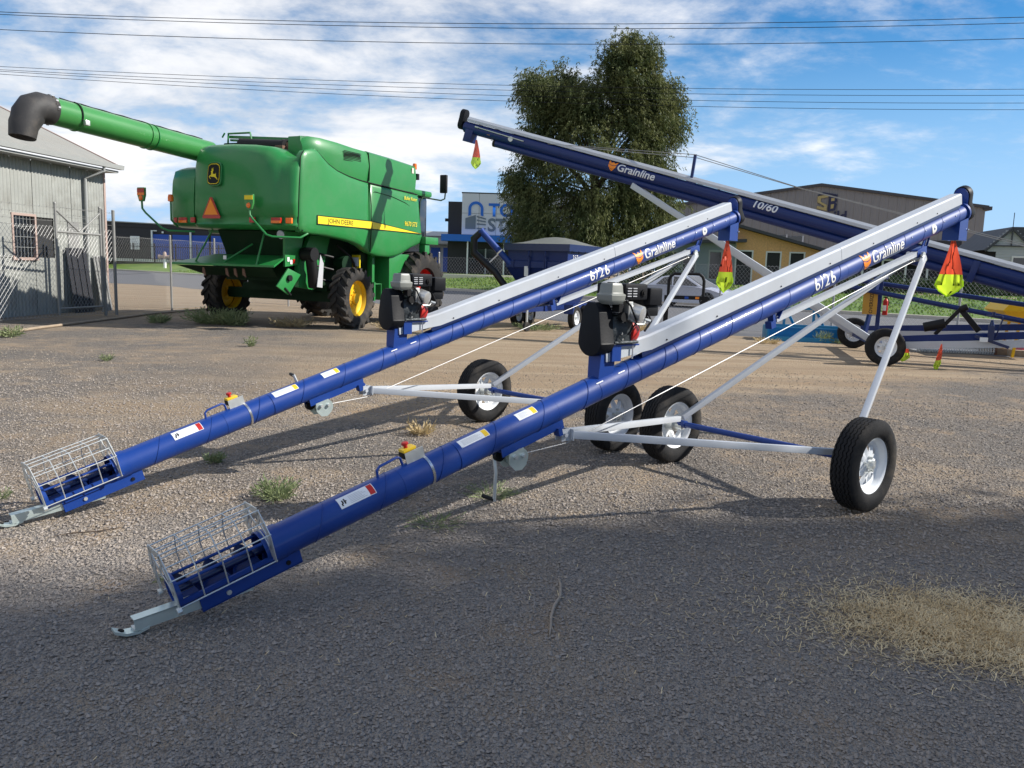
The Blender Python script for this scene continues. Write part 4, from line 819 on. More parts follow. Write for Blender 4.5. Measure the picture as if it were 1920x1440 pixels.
for a, b in ((K(-1.6, -.35, 1.52), K(-1.15, .1, 1.95)), (K(-1.7, .68, 1.45), K(-1.45, .72, 2.25)), (K(-1.6, -1.25, 1.48), K(-1.4, -.85, 2.3))):
    mb = MB(); mb.cyl(a, b, .022, seg=8); mb.build('stay_rod', 'green', tb)
mb = MB(); mb.box(K(-1.5, -.42, 1.62), (.02, .09, .09)); mb.build('decal', 'white', tb)
mb = MB(); mb.prism([(-1.75, 1.02), (-1.35, 1.42), (-.92, 1.28), (-1.35, .82)], (0, 0, 0), (1, 0, 0), (0, 0, 1), (0, -1, 0), 1.26, 1.30); sp_ = mb.build('spreader_plate', 'green', cb_, bevel=.01)
mb = MB(); mb.cyl(K(-1.35, 1.30, 1.2), K(-1.35, 1.36, 1.2), .07, seg=14); mb.beam(K(-1.5, 1.32, .98), K(-1.3, 1.32, .82), .03, .03); mb.build('bearing', 'black', sp_)
mb = MB(); mb.prism([(-1.2, 1.45), (-.75, 1.5), (-.5, 2.25), (-1.2, 2.25)], (0, 0, 0), (1, 0, 0), (0, 0, 1), (0, -1, 0), 1.02, 1.08); sw_ = mb.build('side_plate', 'green', cb_)
for i, (q, z) in enumerate(((-1.1, 1.62), (-1.0, 1.56), (-.9, 1.58))):
    mb = MB(); mb.box(K(q, 1.09, z), (.07, .01, .10)); mb.build('decal', ('white', 'white', 'redlens')[i], sw_)
mb = MB(); mb.prism([(-.75, .98), (-.25, .92), (.1, 1.2), (.45, 2.2), (-.3, 2.2), (-.75, 1.5)], (0, 0, 0), (1, 0, 0), (0, 0, 1), (0, -1, 0), .98, 1.1); mb.build('chassis_plate', 'green', cb_)
mb = MB(); mb.cyl(K(-.6, 1.12, 1.75), K(-.6, 1.45, 1.75), .16, seg=18); mb.tube([K(-.6, 1.3, 1.9), K(-.55, 1.35, 1.3), K(-.45, 1.3, 1.0)], .13, 12); mb.build('drive_belt', 'black', cb_)
mb = MB(); mb.prism([(-.55, 1.0), (-.35, .98), (-.30, 1.55), (-.42, 1.75)], (0, 0, 0), (1, 0, 0), (0, 0, 1), (0, -1, 0), 1.46, 1.475); mb.build('belt_shield', 'label_grey', cb_)
mb = MB(); mb.beam(K(.38, -2.0, .745), K(.38, 1.6, .745), .22, .26); mb.beam(K(.1, -1.3, .95), K(.1, 1.3, .95), .12, .14); mb.build('rear_axle', 'green_dk', cb_)
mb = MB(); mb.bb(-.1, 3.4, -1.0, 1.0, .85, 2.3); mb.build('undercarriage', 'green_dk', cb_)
mb = MB(); mb.bb(2.3, 3.3, -1.62, -.9, .62, 1.85); mb.beam(K(1.85, 1.35, .7), K(1.85, 1.35, 1.85), .16, .12); mb.build('tank_support', 'green', cb_, bevel=.03)
mb = MB(); mb.bb(1.78, 1.84, -1.50, -1.40, .62, 1.1); mb.tube([K(1.78, 1.45, 1.05), K(2.1, 1.5, 1.05), K(2.1, 1.5, .6)], .02, 6); mb.build('step_bracket', 'green', cb_)
mb = MB(); mb.bb(1.15, 1.19, -1.48, -1.25, 1.45, 1.78); dl = mb.build('service_plate', 'jd_yellow', cb_); mb = MB(); mb.bb(1.14, 1.149, -1.45, -1.28, 1.5, 1.72); mb.build('plate_print', 'sticker', dl)
# cab behind, mirror, lights
mb = MB(); mb.bb(3.6, 5.3, -1.0, 1.0, 1.9, 3.55); mb.build('cab', 'glass_dk', cb_, bevel=.1)
mb = MB(); mb.bb(3.5, 5.4, -1.1, 1.1, 3.55, 3.72); mb.build('cab_roof', 'green', cb_, bevel=.06)
mb = MB(); mb.bb(3.7, 4.4, -1.9, -.9, 2.15, 2.35); mb.bb(3.75, 4.0, -1.85, -1.65, 1.6, 2.15); mb.build('platform', 'green', cb_, bevel=.02)
mb = MB(); mb.tube([K(3.6, 1.72, 2.6), K(3.62, 1.74, 3.3), K(3.75, 1.75, 3.42), K(5.0, 1.62, 3.44), K(5.15, 1.66, 3.5), K(5.15, 1.68, 3.7)], .022, 8); ma = mb.build('mirror_arm', 'green_dk', cb_)
mb = MB(); mb.box(K(5.15, 1.62, 3.92), (.10, .22, .52)); mb.build('mirror', 'black', ma, bevel=.03)
mb = MB(); mb.tube([K(3.55, 1.55, 3.6), K(3.52, 1.62, 4.15)], .02, 6); mb.lathe([(0, .16), (.05, .15), (.06, .1), (.06, 0), (0, 0)], K(3.52, 1.62, 4.15), (0, 0, 1), 14, mi=1); mb.box(K(3.54, 1.68, 3.95), (.1, .1, .16), None, 0); mb.build('beacon', ['black', 'amber'], cb_)
mb = MB(); mb.lathe([(0, .18), (.05, .17), (.065, .11), (.065, .02), (0, 0)], K(-1.80, -1.75, 2.86), (0, 0, 1), 16, mi=1); mb.tube([K(-1.6, -1.75, 2.3), K(-1.80, -1.75, 2.45), K(-1.80, -1.75, 2.87)], .022, 6); mb.build('beacon', ['green', 'amber'], cb_)
for v, z0, hv, nm in ((-2.42, 2.98, -1.35, 'amber'), (.80, 2.80, 2.0, 'yellow')):
    mb = MB(); mb.prism([(-.12, .20), (.12, .20), (.12, .02), (.07, -.12), (-.07, -.12), (-.12, .02)], K(-2.05, v, z0), (0, -1, 0), (0, 0, 1), (1, 0, 0), 0, .05); wl_ = mb.build('warning_lamp', 'green_lt', cb_, bevel=.01)
    mb = MB(); mb.box(K(-2.058, v, z0+.13), (.01, .22, .09)); mb.build('reflector', 'redlens' if v < 0 else 'jd_yellow', wl_)
    if v < 0:
        mb = MB(); mb.box(K(-2.058, v, z0+.05), (.01, .22, .06)); mb.build('reflector', 'amber', wl_)
    mb = MB(); mb.lathe([(0, .03), (.045, .02), (.06, 0), (0, 0)], K(-2.06, v, z0-.04), (-1, 0, 0), 16); mb.build('lamp_lens', 'amber', wl_)
    sg = -1 if v < 0 else 1
    mb = MB(); mb.tube([K(-2.03, v, z0-.1), K(-2.03, v+.01, z0-.28), K(-2.02, v+.1, z0-.38), K(-1.98, v+.55, z0-.72), K(-1.9, v+.68, z0-.78), K(-1.5, v+1.1, z0-.78)] if v < 0 else [K(-2.03, v, z0-.1), K(-2.03, v+.01, z0-.24), K(-2.02, v+.08, z0-.33), K(-1.98, v+.42, z0-.66), K(-1.9, v+.52, z0-.70), K(-1.5, v+.95, z0-.70), K(-1.3, v+1.0, z0-.6)], .024, 8); mb.build('lamp_arm', 'green', wl_)
def rear_q(v): return -1.86+.012*v*v if abs(v) < 1 else -1.66
for v, w_, m_, q in ((-1.84, .11, 'redlens', -1.57), (-1.56, .26, 'redlens', -1.615), (-1.17, .13, 'redlens', -1.70), (.74, .15, 'redlens', -1.87), (1.30, .26, 'redlens', -1.745), (1.58, .16, 'amber', -1.66)):
    mb = MB(); mb.box(K(q, v, 2.46), (.05, w_, .12)); l_ = mb.build('tail_lamp', m_, hood, bevel=.008)
    if w_ > .2: mb = MB(); mb.box(K(q-.027, v, 2.425), (.01, w_*.96, .055)); mb.build('reflector', 'amber', l_)
mb = MB(); mb.lathe([(0, .03), (.09, .02), (.1, 0), (0, 0)], K(-1.55, 1.25, 2.16), (-1, 0, -.2), 16); mb.build('reverse_lamp', 'label_grey', cb_)
# slow vehicle triangle, badge, stripe, lettering
tri = lambda s: [(-.235*s, -.20*s+.0), (.235*s, -.20*s), (.0, .21*s)]
mb = MB(); mb.prism([(-.25, -.235), (.25, -.235), (.265, -.20), (.03, .235), (-.03, .235), (-.265, -.20)], K(-1.905, -.41, 2.72), (0, -1, 0), (0, 0, 1), (1, 0, 0), -.012, 0); smv = mb.build('warning_triangle', 'redlens', cb_)
mb = MB(); mb.prism([(-.20, -.155), (.20, -.155), (0, .205)], K(-1.905, -.41, 2.72), (0, -1, 0), (0, 0, 1), (1, 0, 0), -.022, -.013); mb.build('triangle_face', 'orange', smv)
sh_ = [(-.15, .20), (-.08, .235), (.08, .235), (.15, .20), (.17, .14), (.175, -.1), (.15, -.19), (.09, -.22), (-.09, -.22), (-.15, -.19), (-.175, -.1), (-.17, .14)]
bo_ = K(-1.868, -.33, 3.46); bx = (0, -1, 0); bz = unit(V(.11, 0, 1))
mb = MB(); mb.prism([(x*1.25, z*1.18) for x, z in sh_], bo_, bx, bz, (1, 0, 0), -.02, .1); bd = mb.build('badge', 'green', cb_, bevel=.01)
for s_, m_, d_ in ((1.08, 'black', -.026), (1.0, 'jd_yellow', -.031), (.93, 'black', -.036)):
    mb = MB(); mb.prism([(x*s_, z*s_) for x, z in sh_], bo_, bx, bz, (1, 0, 0), d_-.004, d_); mb.build('badge_plate', m_, bd)
deer = [(162, 572), (176, 565), (180, 552), (165, 540), (182, 545), (185, 525), (195, 548), (205, 522), (205, 552), (215, 556), (200, 566), (203, 578), (198, 598), (212, 603), (240, 605), (255, 610), (252, 592), (262, 600), (260, 622), (266, 640), (285, 655), (293, 680), (285, 675), (275, 662), (255, 655), (240, 645), (225, 641), (205, 640), (188, 640), (170, 636), (150, 634), (140, 640), (168, 662), (165, 668), (135, 645), (130, 632), (150, 622), (165, 618), (172, 600), (170, 585)]
mb = MB(); mb.prism([((x-209)/640, -(z-606)/560) for x, z in deer], bo_, bx, bz, (1, 0, 0), -.046, -.042); mb.build('badge_deer', 'jd_yellow', bd, smooth=0)
def sidev(q): return 1.745
def stripe(q0, q1, zf0, zf1, mat, dv, nm, N=14):
    mb = MB()
    for i in range(N):
        a, b = q0+(q1-q0)*i/N, q0+(q1-q0)*(i+1)/N
        mb.quad(K(a, dv, zf0(a)), K(b, dv, zf0(b)), K(b, dv, zf1(b)), K(a, dv, zf1(a)))
    return mb.build(nm, mat, cb_, smooth=0)
lo = lambda q: 2.44-.012*(q+.9); hi = lambda q: 2.62-.02*(q+.9) if q < 1.3 else 2.576-.085*(q-1.3)**1.1+.0
def bz_(q): return 1.785
stripe(-.95, 1.215, lambda q: 2.42, lambda q: 2.63, 'black', 1.7885, 'stripe_edge')
stripe(-.92, 1.215, lambda q: 2.44, lambda q: 2.61, 'jd_yellow', 1.7905, 'side_stripe')
stripe(1.25, 3.68, lambda q: 2.42-.004*(q-1.25), lambda q: 2.63-.082*(q-1.25), 'black', 1.7885, 'stripe_edge')
stripe(1.25, 3.62, lambda q: 2.44-.004*(q-1.25), lambda q: 2.61-.078*(q-1.25), 'jd_yellow', 1.7905, 'side_stripe')
lettering('brand_lettering', 'JOHN DEERE', .155, cb_, 'black', lambda x, y: tuple(K(-.55+x*1.12, 1.793, 2.475+y)), bold=.004)
lettering('model_lettering', '9670 STS', .17, cb_, 'jd_yellow', lambda x, y: tuple(K(2.75+x, 1.793, 2.60+y)), shear=.2, bold=.004)
lettering('model_lettering', 'Bullet Rotor', .13, cb_, 'jd_yellow', lambda x, y: tuple(K(2.72+x, 1.793, 3.28+y)), shear=.2, bold=.003)
mb = MB(); mb.box(K(3.25, 1.728, 4.08), (.10, .008, .14)); mb.build('decal', 'cream', cb_)

# panel gaps, bolts and grime lines on the harvester
def gap(pts, r=.011, par=None):
    mb = MB(); mb.tube([K(*p) for p in pts], r, 5); mb.build('panel_gap', 'void', par or cb_)
gap([(-1.505, 1.69, 2.3), (-1.50, 1.705, 2.63), (-1.47, 1.705, 3.2), (-1.41, 1.70, 3.86), (-1.28, 1.68, 4.0)])
gap([(1.232, 1.735, 1.86), (1.232, 1.765, 2.4), (1.225, 1.765, 3.0), (1.2, 1.735, 3.54)], .012)
gap([(-.85, 1.70, 4.05), (-.68, 1.70, 3.95), (-.45, 1.70, 3.82), (-.1, 1.70, 3.70), (.35, 1.71, 3.62), (.8, 1.715, 3.575), (1.2, 1.72, 3.555), (2.4, 1.72, 3.515), (3.5, 1.72, 3.47)], .018)
gap([(1.19, 1.725, 3.6), (1.19, 1.735, 3.95), (1.19, 1.70, 4.28)], .012)
gap([(1.35, 1.775, 3.36), (2.2, 1.781, 3.30), (2.8, 1.778, 3.2), (3.3, 1.76, 3.05)], .006)
for q, v, z in [(-1.4+.42*i, 1.735, 2.26) for i in range(6)]+[(1.5+.5*i, 1.735, 3.42) for i in range(5)]:
    mb = MB(); mb.cyl(K(q, v-.02, z), K(q, v+.012, z), .014, seg=8); mb.build('panel_bolt', 'black', cb_)
for k in range(7):
    mb = MB(); mb.bb(.15+.0, .85, -1.725, -1.715, 3.98+.035*k, 3.995+.035*k); mb.build('vent_slot', 'void', cb_)
for z in (1.2, 1.5, 1.8):
    mb = MB(); mb.cyl(K(-.2, 1.12, z), K(.3, 1.3, z-.1), .03, seg=8); mb.build('hydraulic_hose', 'black', cb_)
mb = MB(); mb.tube([K(.6, 1.2, 2.0), K(.9, 1.4, 1.7), K(1.3, 1.35, 1.3), K(1.7, 1.3, 1.2)], .035, 8); mb.build('hydraulic_hose', 'black', cb_)
mb = MB(); mb.cyl(K(.7, 1.15, 1.55), K(.7, 1.42, 1.55), .2, seg=20); mb.cyl(K(1.35, 1.15, 1.75), K(1.35, 1.42, 1.75), .13, seg=18); mb.build('pulley', 'green_dk', cb_)
# ------------------------------------------------------------------ corrugated shed on the left
shed = thing('corrugated_shed', 'old grey corrugated iron shed with pitched roof at the left edge', 'shed', (-11.96, 24.53, 0), math.atan2(-.12, .993))
def corr_sheet(wd, ht, pitch=.127, amp=.019, per=8):
    n = int(round(wd/pitch*per)); vs = []; fs = []
    for i in range(n+1):
        y = wd*i/n; x = amp*math.sin(2*math.pi*y/pitch); vs += [(x, y, 0), (x, y, ht)]
    return vs, [(2*i, 2*i+2, 2*i+3, 2*i+1) for i in range(n)]
def in_win(y): return -4.06 < y < -2.98
SW = .76
vs, fs = corr_sheet(SW-.004, 3.95); mb = MB(); mb.add(vs, fs); wm1 = mb.mesh('wall_sheet', 'corr', smooth=70, fix=False)
vs, fs = corr_sheet(SW-.004, 1.47); mb = MB(); mb.add(vs, fs); wm2 = mb.mesh('wall_sheet', 'corr', smooth=70, fix=False)
vs, fs = corr_sheet(SW-.004, 3.95-2.5); mb = MB(); mb.add(vs, fs); wm3 = mb.mesh('wall_sheet', 'corr', smooth=70, fix=False)
mb = MB(); mb.bb(-9, -.03, -14, -.03, 0, 3.9); wall = mb.build('wall', 'dark_int', shed)
for k in range(18):
    y0 = -SW*(k+1)
    dx = .004*(k % 2)
    if k in (4, ) or (y0 < -2.98 and y0+SW > -4.06): link('wall_sheet', wm2, wall, (dx, y0, 0)); link('wall_sheet', wm3, wall, (dx, y0, 2.5))
    else: link('wall_sheet', wm1, wall, (dx, y0, 0))
mb = MB(); mb.bb(-.06, .03, -4.56, -3.88, 1.47, 2.5); mb.build('wall_infill', 'corr', wall)
wn_ = MB(); wn_.bb(-.05, -.03, -3.82, -3.06, 1.47, 2.5); win = wn_.build('window', 'glass_dk', shed)
mb = MB(); mb.bb(-.03, .05, -3.88, -3.82, 1.44, 2.56); mb.bb(-.03, .05, -3.06, -3.0, 1.44, 2.56); mb.bb(-.03, .05, -3.82, -3.06, 2.5, 2.56); mb.bb(-.03, .06, -3.90, -2.98, 1.40, 1.47); mb.build('frame', 'trim_pink', win)
for y in np.arange(-3.70, -3.08, .125):
    mb = MB(); mb.cyl((.02, y, 1.47), (.02, y, 2.5), .006, seg=5); mb.build('bar', 'trim_grey', win)
for z in (1.72, 1.98, 2.24):
    mb = MB(); mb.cyl((.02, -3.82, z), (.02, -3.06, z), .006, seg=5); mb.build('bar', 'trim_grey', win)
mb = MB(); mb.bb(-.05, .03, -.06, .02, 0, 4.0); mb.build('corner_trim', 'trim_pink', shed)
TL = math.tan(R(24))
rsv, rsf = corr_sheet(SW-.004, 9.6); mb = MB(); mb.add([(.48-z*math.cos(R(24)), y, 4.08+z*math.sin(R(24))+x) for x, y, z in rsv], rsf); rm = mb.mesh('roof_sheet', 'roofz', smooth=70, fix=False)
mb = MB(); mb.prism([(.44, 4.03), (.44, 4.06), (-8.3, 4.06+8.74*TL), (-8.3, 4.03+8.74*TL)], (0, 0, 0), (1, 0, 0), (0, 0, 1), (0, 1, 0), -14.2, .02); roof = mb.build('roof', 'trim_grey', shed)
for k in range(19): link('roof_sheet', rm, roof, (0, .07-SW*(k+1), .02))
mb = MB(); mb.prism([(.50, 4.10), (.50, 4.13), (-8.4, 4.14+8.9*TL), (-8.4, 4.10+8.9*TL)], (0, 0, 0), (1, 0, 0), (0, 0, 1), (0, 1, 0), .03, .11); mb.build('barge_cap', 'trim_pink', roof)
mb = MB(); mb.prism([(.44, 4.02), (.58, 4.02), (.60, 4.14), (.585, 4.14), (.57, 4.04), (.44, 4.04)], (0, 0, 0), (1, 0, 0), (0, 0, 1), (0, 1, 0), -14.2, .09); mb.build('gutter', 'trim_grey', shed)
mb = MB(); mb.bb(.0, .46, -14, .0, 3.92, 3.98); mb.build('soffit', 'trim_grey', shed)
mb = MB(); mb.tube([(.5, -.75, 4.03), (.5, -.75, 3.90), (.09, -1.0, 3.66), (.09, -1.0, .2)], .045, 10); mb.build('downpipe', 'trim_grey', shed)
mb = MB(); mb.bb(.012, .04, -1.75, -1.28, 1.7, 2.45); mb.build('vent_panel', 'galv_old', shed)
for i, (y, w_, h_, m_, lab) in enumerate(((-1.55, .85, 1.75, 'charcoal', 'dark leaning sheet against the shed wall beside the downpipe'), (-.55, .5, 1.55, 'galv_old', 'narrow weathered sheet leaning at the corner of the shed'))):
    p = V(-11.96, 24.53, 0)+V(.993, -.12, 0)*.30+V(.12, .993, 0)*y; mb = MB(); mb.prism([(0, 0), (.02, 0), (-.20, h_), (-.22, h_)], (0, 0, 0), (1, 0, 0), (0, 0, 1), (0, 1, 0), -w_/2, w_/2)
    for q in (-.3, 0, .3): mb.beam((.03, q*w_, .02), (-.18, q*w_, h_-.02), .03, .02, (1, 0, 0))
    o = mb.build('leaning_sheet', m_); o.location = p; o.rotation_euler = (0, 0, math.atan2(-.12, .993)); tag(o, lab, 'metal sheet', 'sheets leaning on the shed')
# ------------------------------------------------------------------ chain-link fences
def chain_mesh(L, h, z0, dw=.1, dh=.12, r=.0028, name='wire_mesh', mat='galv_wire'):
    k = dh/dw; vs = []; fs = []; sl = 1/math.hypot(1, k)
    def seg(x0, z0_, x1, z1_):
        b = len(vs); d = V(x1-x0, 0, z1_-z0_); n_ = unit(V(-d[2], 0, d[0]))*r
        for p in (V(x0, 0, z0_), V(x1, 0, z1_)): vs.extend([p+n_, p-n_*.5+V(0, r*.87, 0), p-n_*.5-V(0, r*.87, 0)])
        fs.extend([(b, b+1, b+4, b+3), (b+1, b+2, b+5, b+4), (b+2, b, b+3, b+5)])
    run = h/k; x = -run
    while x < L:
        a, c = x, x+run; za, zc = 0, h
        if a < 0: za = -a*k; a = 0
        if c > L: zc = h-(c-L)*k; c = L
        if c-a > .01: seg(a, z0+za, c, z0+zc); seg(a, z0+h-za, c, z0+h-zc)
        x += dw
    me = bpy.data.meshes.new(name); me.from_pydata([tuple(p) for p in vs], [], fs); me.materials.append(M[mat]); return me
def fence(name, label, p, q, h, posts, barbs=0, dw=.1, dh=.12, r=.0028, mat='galv_wire', ptop=0, pr=.03, pmat='galv_old', rail=False):
    p, q = V(*p, 0), V(*q, 0); L = np.linalg.norm(q-p); a = math.atan2(q[1]-p[1], q[0]-p[0])
    f = thing(name, label, 'fence', p, a); m = link('wire_mesh', chain_mesh(L, h-.04, .04, dw, dh, r, mat=mat), f); m['kind'] = 'stuff'
    for x in posts:
        mb = MB(); mb.cyl((x, .03, 0), (x, .03, h+ptop), pr, seg=10); mb.lathe([(0, .03), (pr*.8, .02), (pr*1.15, 0)], (x, .03, h+ptop), (0, 0, 1), 10); mb.build('post', pmat, f)
    for z in ([.06, h*.52, h-.02]+[h+.12+.16*i for i in range(barbs)]):
        mb = MB(); mb.tube([(L*i/12, .01, z-.012*math.sin(i*2.1)) for i in range(13)], .004 if not rail or z < h-.1 else .02, 5)
        if z > h:
            for i in range(int(L/.22)): mb.cyl((.1+i*.22, -.02, z-.02), (.13+i*.22, .04, z+.02), .003, seg=3)
        mb.build('strand_wire', 'galv_old', f)
    return f
F0 = (-10.76, 22.44)
fl_ = fence('chain_link_fence', 'tall chain link fence with barbed wire in front of the grey shed', F0, (-10.76-.21*9, 22.44-.977*9), 2.25, (0, .42, 4.2, 7), 3, .115, .14, .0028, ptop=.5, pr=.04)
fence('chain_link_fence', 'chain link fence running back from the shed corner behind the harvester', F0, (-9.35, 29.6), 2.1, (2.6, 5.0, 7.2), 0, .1, .12, .0016, mat='galv_old', ptop=.1)
fr = fence('chain_link_fence', 'long chain link fence across the back of the yard beside the street', (-9.35, 29.6), (19.5, 17.3), 1.85, np.arange(1.6, 31, 2.95), 0, .1, .12, .0020, ptop=.12, pmat='galv_wire', rail=False)
# gate frame with a V brace on the fence before the shed
gt = thing('gate', 'grey pipe gate with V brace and barbed wire in front of the shed', 'gate', (-10.76+.05-.21*.55, 22.44-.977*.55, 0), math.atan2(-.977, -.21))
for x in (0, 1.55):
    mb = MB(); mb.cyl((x, 0, .1), (x, 0, 2.78), .03, seg=10); mb.lathe([(0, .05), (.03, .04), (.04, 0)], (x, 0, 2.78), (0, 0, 1), 8); mb.build('gate_post', 'galv_old', gt)
for pts, r in (([(0, 0, 2.1), (1.55, 0, 2.12)], .028), ([(0, 0, 2.65), (.75, 0, 2.13)], .022), ([(1.55, 0, 2.65), (.75, 0, 2.13)], .022), ([(0, 0, .25), (1.55, 0, .25)], .025)):
    mb = MB(); mb.cyl(*pts, r, seg=8); mb.build('rail', 'galv_old', gt)
for z in (2.32, 2.5, 2.72):
    mb = MB(); mb.tube([(0, 0, z), (.8, 0, z-.03), (1.55, 0, z)], .004, 4); mb.build('barbed_wire', 'galv_old', gt)
mb = MB(); mb.tube([(-9.9, 15.2, .03), (-10.0, 17.5, .035), (-10.0, 19.3, .03), (-9.95, 21, .03), (-9.9, 22.6, .04), (-9.5, 24.5, .05), (-9.2, 26.2, .05)], .03, 8); tag(mb.build('ground_pipe', 'timber'), 'long pale pipe lying along the foot of the fence on the left', 'pipe')
# ------------------------------------------------------------------ storage units far left
su = thing('storage_building', 'low black storage building with blue roller doors far left', 'building', (-40, 95, .9), R(-6))
mb = MB(); mb.bb(-16, 8, 0, 12, 0, 4.0); mb.prism([(-16, 4.0), (8, 3.65), (8, 4.0), (-16, 4.6)], (0, 0, 0), (1, 0, 0), (0, 0, 1), (0, 1, 0), -.1, .12); mb.build('wall', 'charcoal', su)
mb = MB(); mb.prism([(-16.3, 4.6), (8.3, 3.95), (8.3, 4.05), (-16.3, 4.72)], (0, 0, 0), (1, 0, 0), (0, 0, 1), (0, 1, 0), -.3, 12.3); mb.build('roof', 'trim_grey', su)
for x in (-.95, 1.35, 3.65, 5.9):
    mb = MB(); d_ = None
    mb.bb(x, x+1.95, -.16, -.13, 0, 3.05); d_ = mb.build('roller_door', 'roller_blue', su)
    for k in range(13): mb = MB(); mb.bb(x, x+1.95, -.175, -.16, .04+.235*k, .04+.235*k+.2); mb.build('slat', 'roller_blue', d_)
for x in (-1.15, 3.43, 7.9):
    mb = MB(); mb.bb(x, x+.16, -.3, -.14, 0, 3.5); mb.build('column', 'white', su)
mb = MB(); mb.bb(-1.0, -.5, -.22, -.14, 3.4, 3.5); mb.bb(.1, .3, -.22, -.14, 3.2, 3.4); mb.build('light_fitting', 'white', su)
mb = MB(); mb.bb(-3.7, -2.6, -.17, -.12, 1.3, 2.8); sgn = mb.build('notice_board', 'white', su)
for k in range(7): mb = MB(); mb.bb(-3.55, -2.75-.1*(k % 3), -.18, -.171, 1.45+.18*k, 1.52+.18*k); mb.build('notice_line', 'label_grey', sgn)
pf = thing('palisade_fence', 'black palisade fence in front of the blue storage doors', 'fence', (-58, 92.2, .9), R(-6))
mb = MB()
for i in range(170): mb.bb(i*.2, i*.2+.04, -.012, .012, .05, 1.95)
o = mb.build('picket', 'black', pf); o['kind'] = 'stuff'
for z in (.3, 1.6):
    mb = MB(); mb.bb(0, 34.5, .012, .05, z, z+.06); mb.build('rail', 'black', pf)
for x in np.arange(0, 34.6, 2.4):
    mb = MB(); mb.bb(x, x+.1, .0, .1, 0, 2.0); mb.build('post', 'black', pf)
mb = MB(); mb.bb(0, 34.5, .3, .5, 0, .35); o = mb.build('plinth', 'white', pf)
hy = thing('fire_hydrant', 'pale pink and white hydrant standing on the far verge', 'hydrant', (-33.3, 79.6, .45))
mb = MB(); mb.cyl((0, 0, 0), (0, 0, .9), .13, seg=12); mb.build('standpipe', 'white', hy)
mb = MB(); mb.cyl((-.45, 0, 1.05), (.45, 0, 1.05), .15, seg=12); mb.cyl((0, 0, .85), (0, 0, 1.3), .17, seg=12); mb.lathe([(0, .25), (.12, .2), (.17, 0)], (0, 0, 1.3), (0, 0, 1), 12)
for x in (-.5, .5): mb.cyl((x-.08, 0, 1.05), (x+.08, 0, 1.05), .2, seg=12)
mb.build('valve_head', 'trim_pink', hy)
# ------------------------------------------------------------------ storage office with sign
ob = thing('storage_office', 'white panelled storage office with blue band and padlock sign behind the tree', 'building', (0, 70, .75), 0)
mb = MB(); mb.bb(-5.75, 8, .6, 16, 0, 6.05); mb.build('dark_wall', 'charcoal', ob)
for i in range(7):
    for j, (z0, z1) in enumerate(((3.35, 5.1), (5.1, 6.72))):
        mb = MB(); x0 = -4.58+1.42*i; mb.bb(x0+.012, x0+1.408, 0, .6, z0+.012, z1-.012); mb.build('wall_panel', 'panel_white', ob)
mb = MB(); mb.bb(-4.62, 5.4, -.02, .62, 6.72, 6.8); mb.build('parapet_cap', 'charcoal', ob)
mb = MB(); mb.bb(-6.18, 6, -.9, .6, 2.78, 3.32); mb.build('canopy', 'sign_blue', ob)
for x in (-4.0, -1.0, 2.2):
    mb = MB(); mb.cyl((x, -.7, 0), (x, -.7, 2.78), .06, seg=10); mb.build('canopy_post', 'white', ob)
for x in (-4.1, -2.5):
    mb = MB(); mb.bb(x, x+1.5, .52, .58, .15, 2.2); gl = mb.build('window', 'glass_dk', ob)
    mb = MB(); mb.bb(x-.05, x, .5, .6, .1, 2.25); mb.bb(x+1.5, x+1.55, .5, .6, .1, 2.25); mb.build('frame', 'label_grey', gl)
mb = MB(); mb.bb(-6.0, -5.75, .5, .62, 4.4, 4.65); mb.build('camera_fitting', 'black', ob)
px, pz = -3.42, 4.45
def yz(x, z): return (px+x, 0, pz+z)
mb = MB(); arc = [(.62*math.cos(a), 1.0+.62*math.sin(a)) for a in np.linspace(0, math.pi, 20)]; arci = [(.40*math.cos(a), 1.0+.40*math.sin(a)) for a in np.linspace(math.pi, 0, 20)]
mb.prism([(.62, .42)]+arc+[(-.62, .42), (-.40, .50)]+arci+[(.40, .50)], yz(0, 0), (1, 0, 0), (0, 0, 1), (0, 1, 0), -.05, -.002); lg = mb.build('sign_padlock', 'sign_blue', ob, smooth=0)
mb = MB(); mb.prism([(-.85, -.62), (.0, -.62), (.0, .52), (-.85, .24)], yz(0, 0), (1, 0, 0), (0, 0, 1), (0, 1, 0), -.05, -.002)
mb.build('sign_box', 'sign_grey', ob, smooth=0)
for k in range(4):
    z = .40-.30*k; s = .24-.07*k
    mb = MB(); mb.prism([(.1, z+.06), (.85, z-s+.1), (.85, z-s), (.1, z-.06)] if k < 3 else [(.1, -.52), (.85, -.52), (.85, -.62), (.1, -.62)], yz(0, 0), (1, 0, 0), (0, 0, 1), (0, 1, 0), -.05, -.002); mb.build('sign_slat', 'sign_grey', ob, smooth=0)
lettering('sign_lettering', 'TO', 1.45, ob, 'sign_blue', flat((-2.35, -.03, 4.92), (1, 0, 0), (0, 0, 1)), bold=.03)
lettering('sign_lettering', 'STO', 1.45, ob, 'sign_grey', flat((-2.42, -.03, 3.70), (1, 0, 0), (0, 0, 1)), bold=.03)
lettering('sign_lettering', 'S', .5, ob, 'sign_blue', flat((-.75, -.03, 3.36), (1, 0, 0), (0, 0, 1)), bold=.02)
s2 = thing('storage_shed', 'small pale roofed storage shed with blue doors left of the white office', 'building', (-8.5, 82, .8), 0)
mb = MB(); mb.bb(-3.5, 2.4, 0, 8, 0, 3.5); mb.build('wall', 'label_grey', s2)
mb = MB(); mb.prism([(-.3, 3.5), (4, 4.1), (8.3, 3.5)], (0, 0, 0), (0, 1, 0), (0, 0, 1), (1, 0, 0), -3.7, 2.6); mb.bb(-3.7, 2.4, -1.2, 0, 2.7, 2.85); mb.build('roof', 'trim_grey', s2)
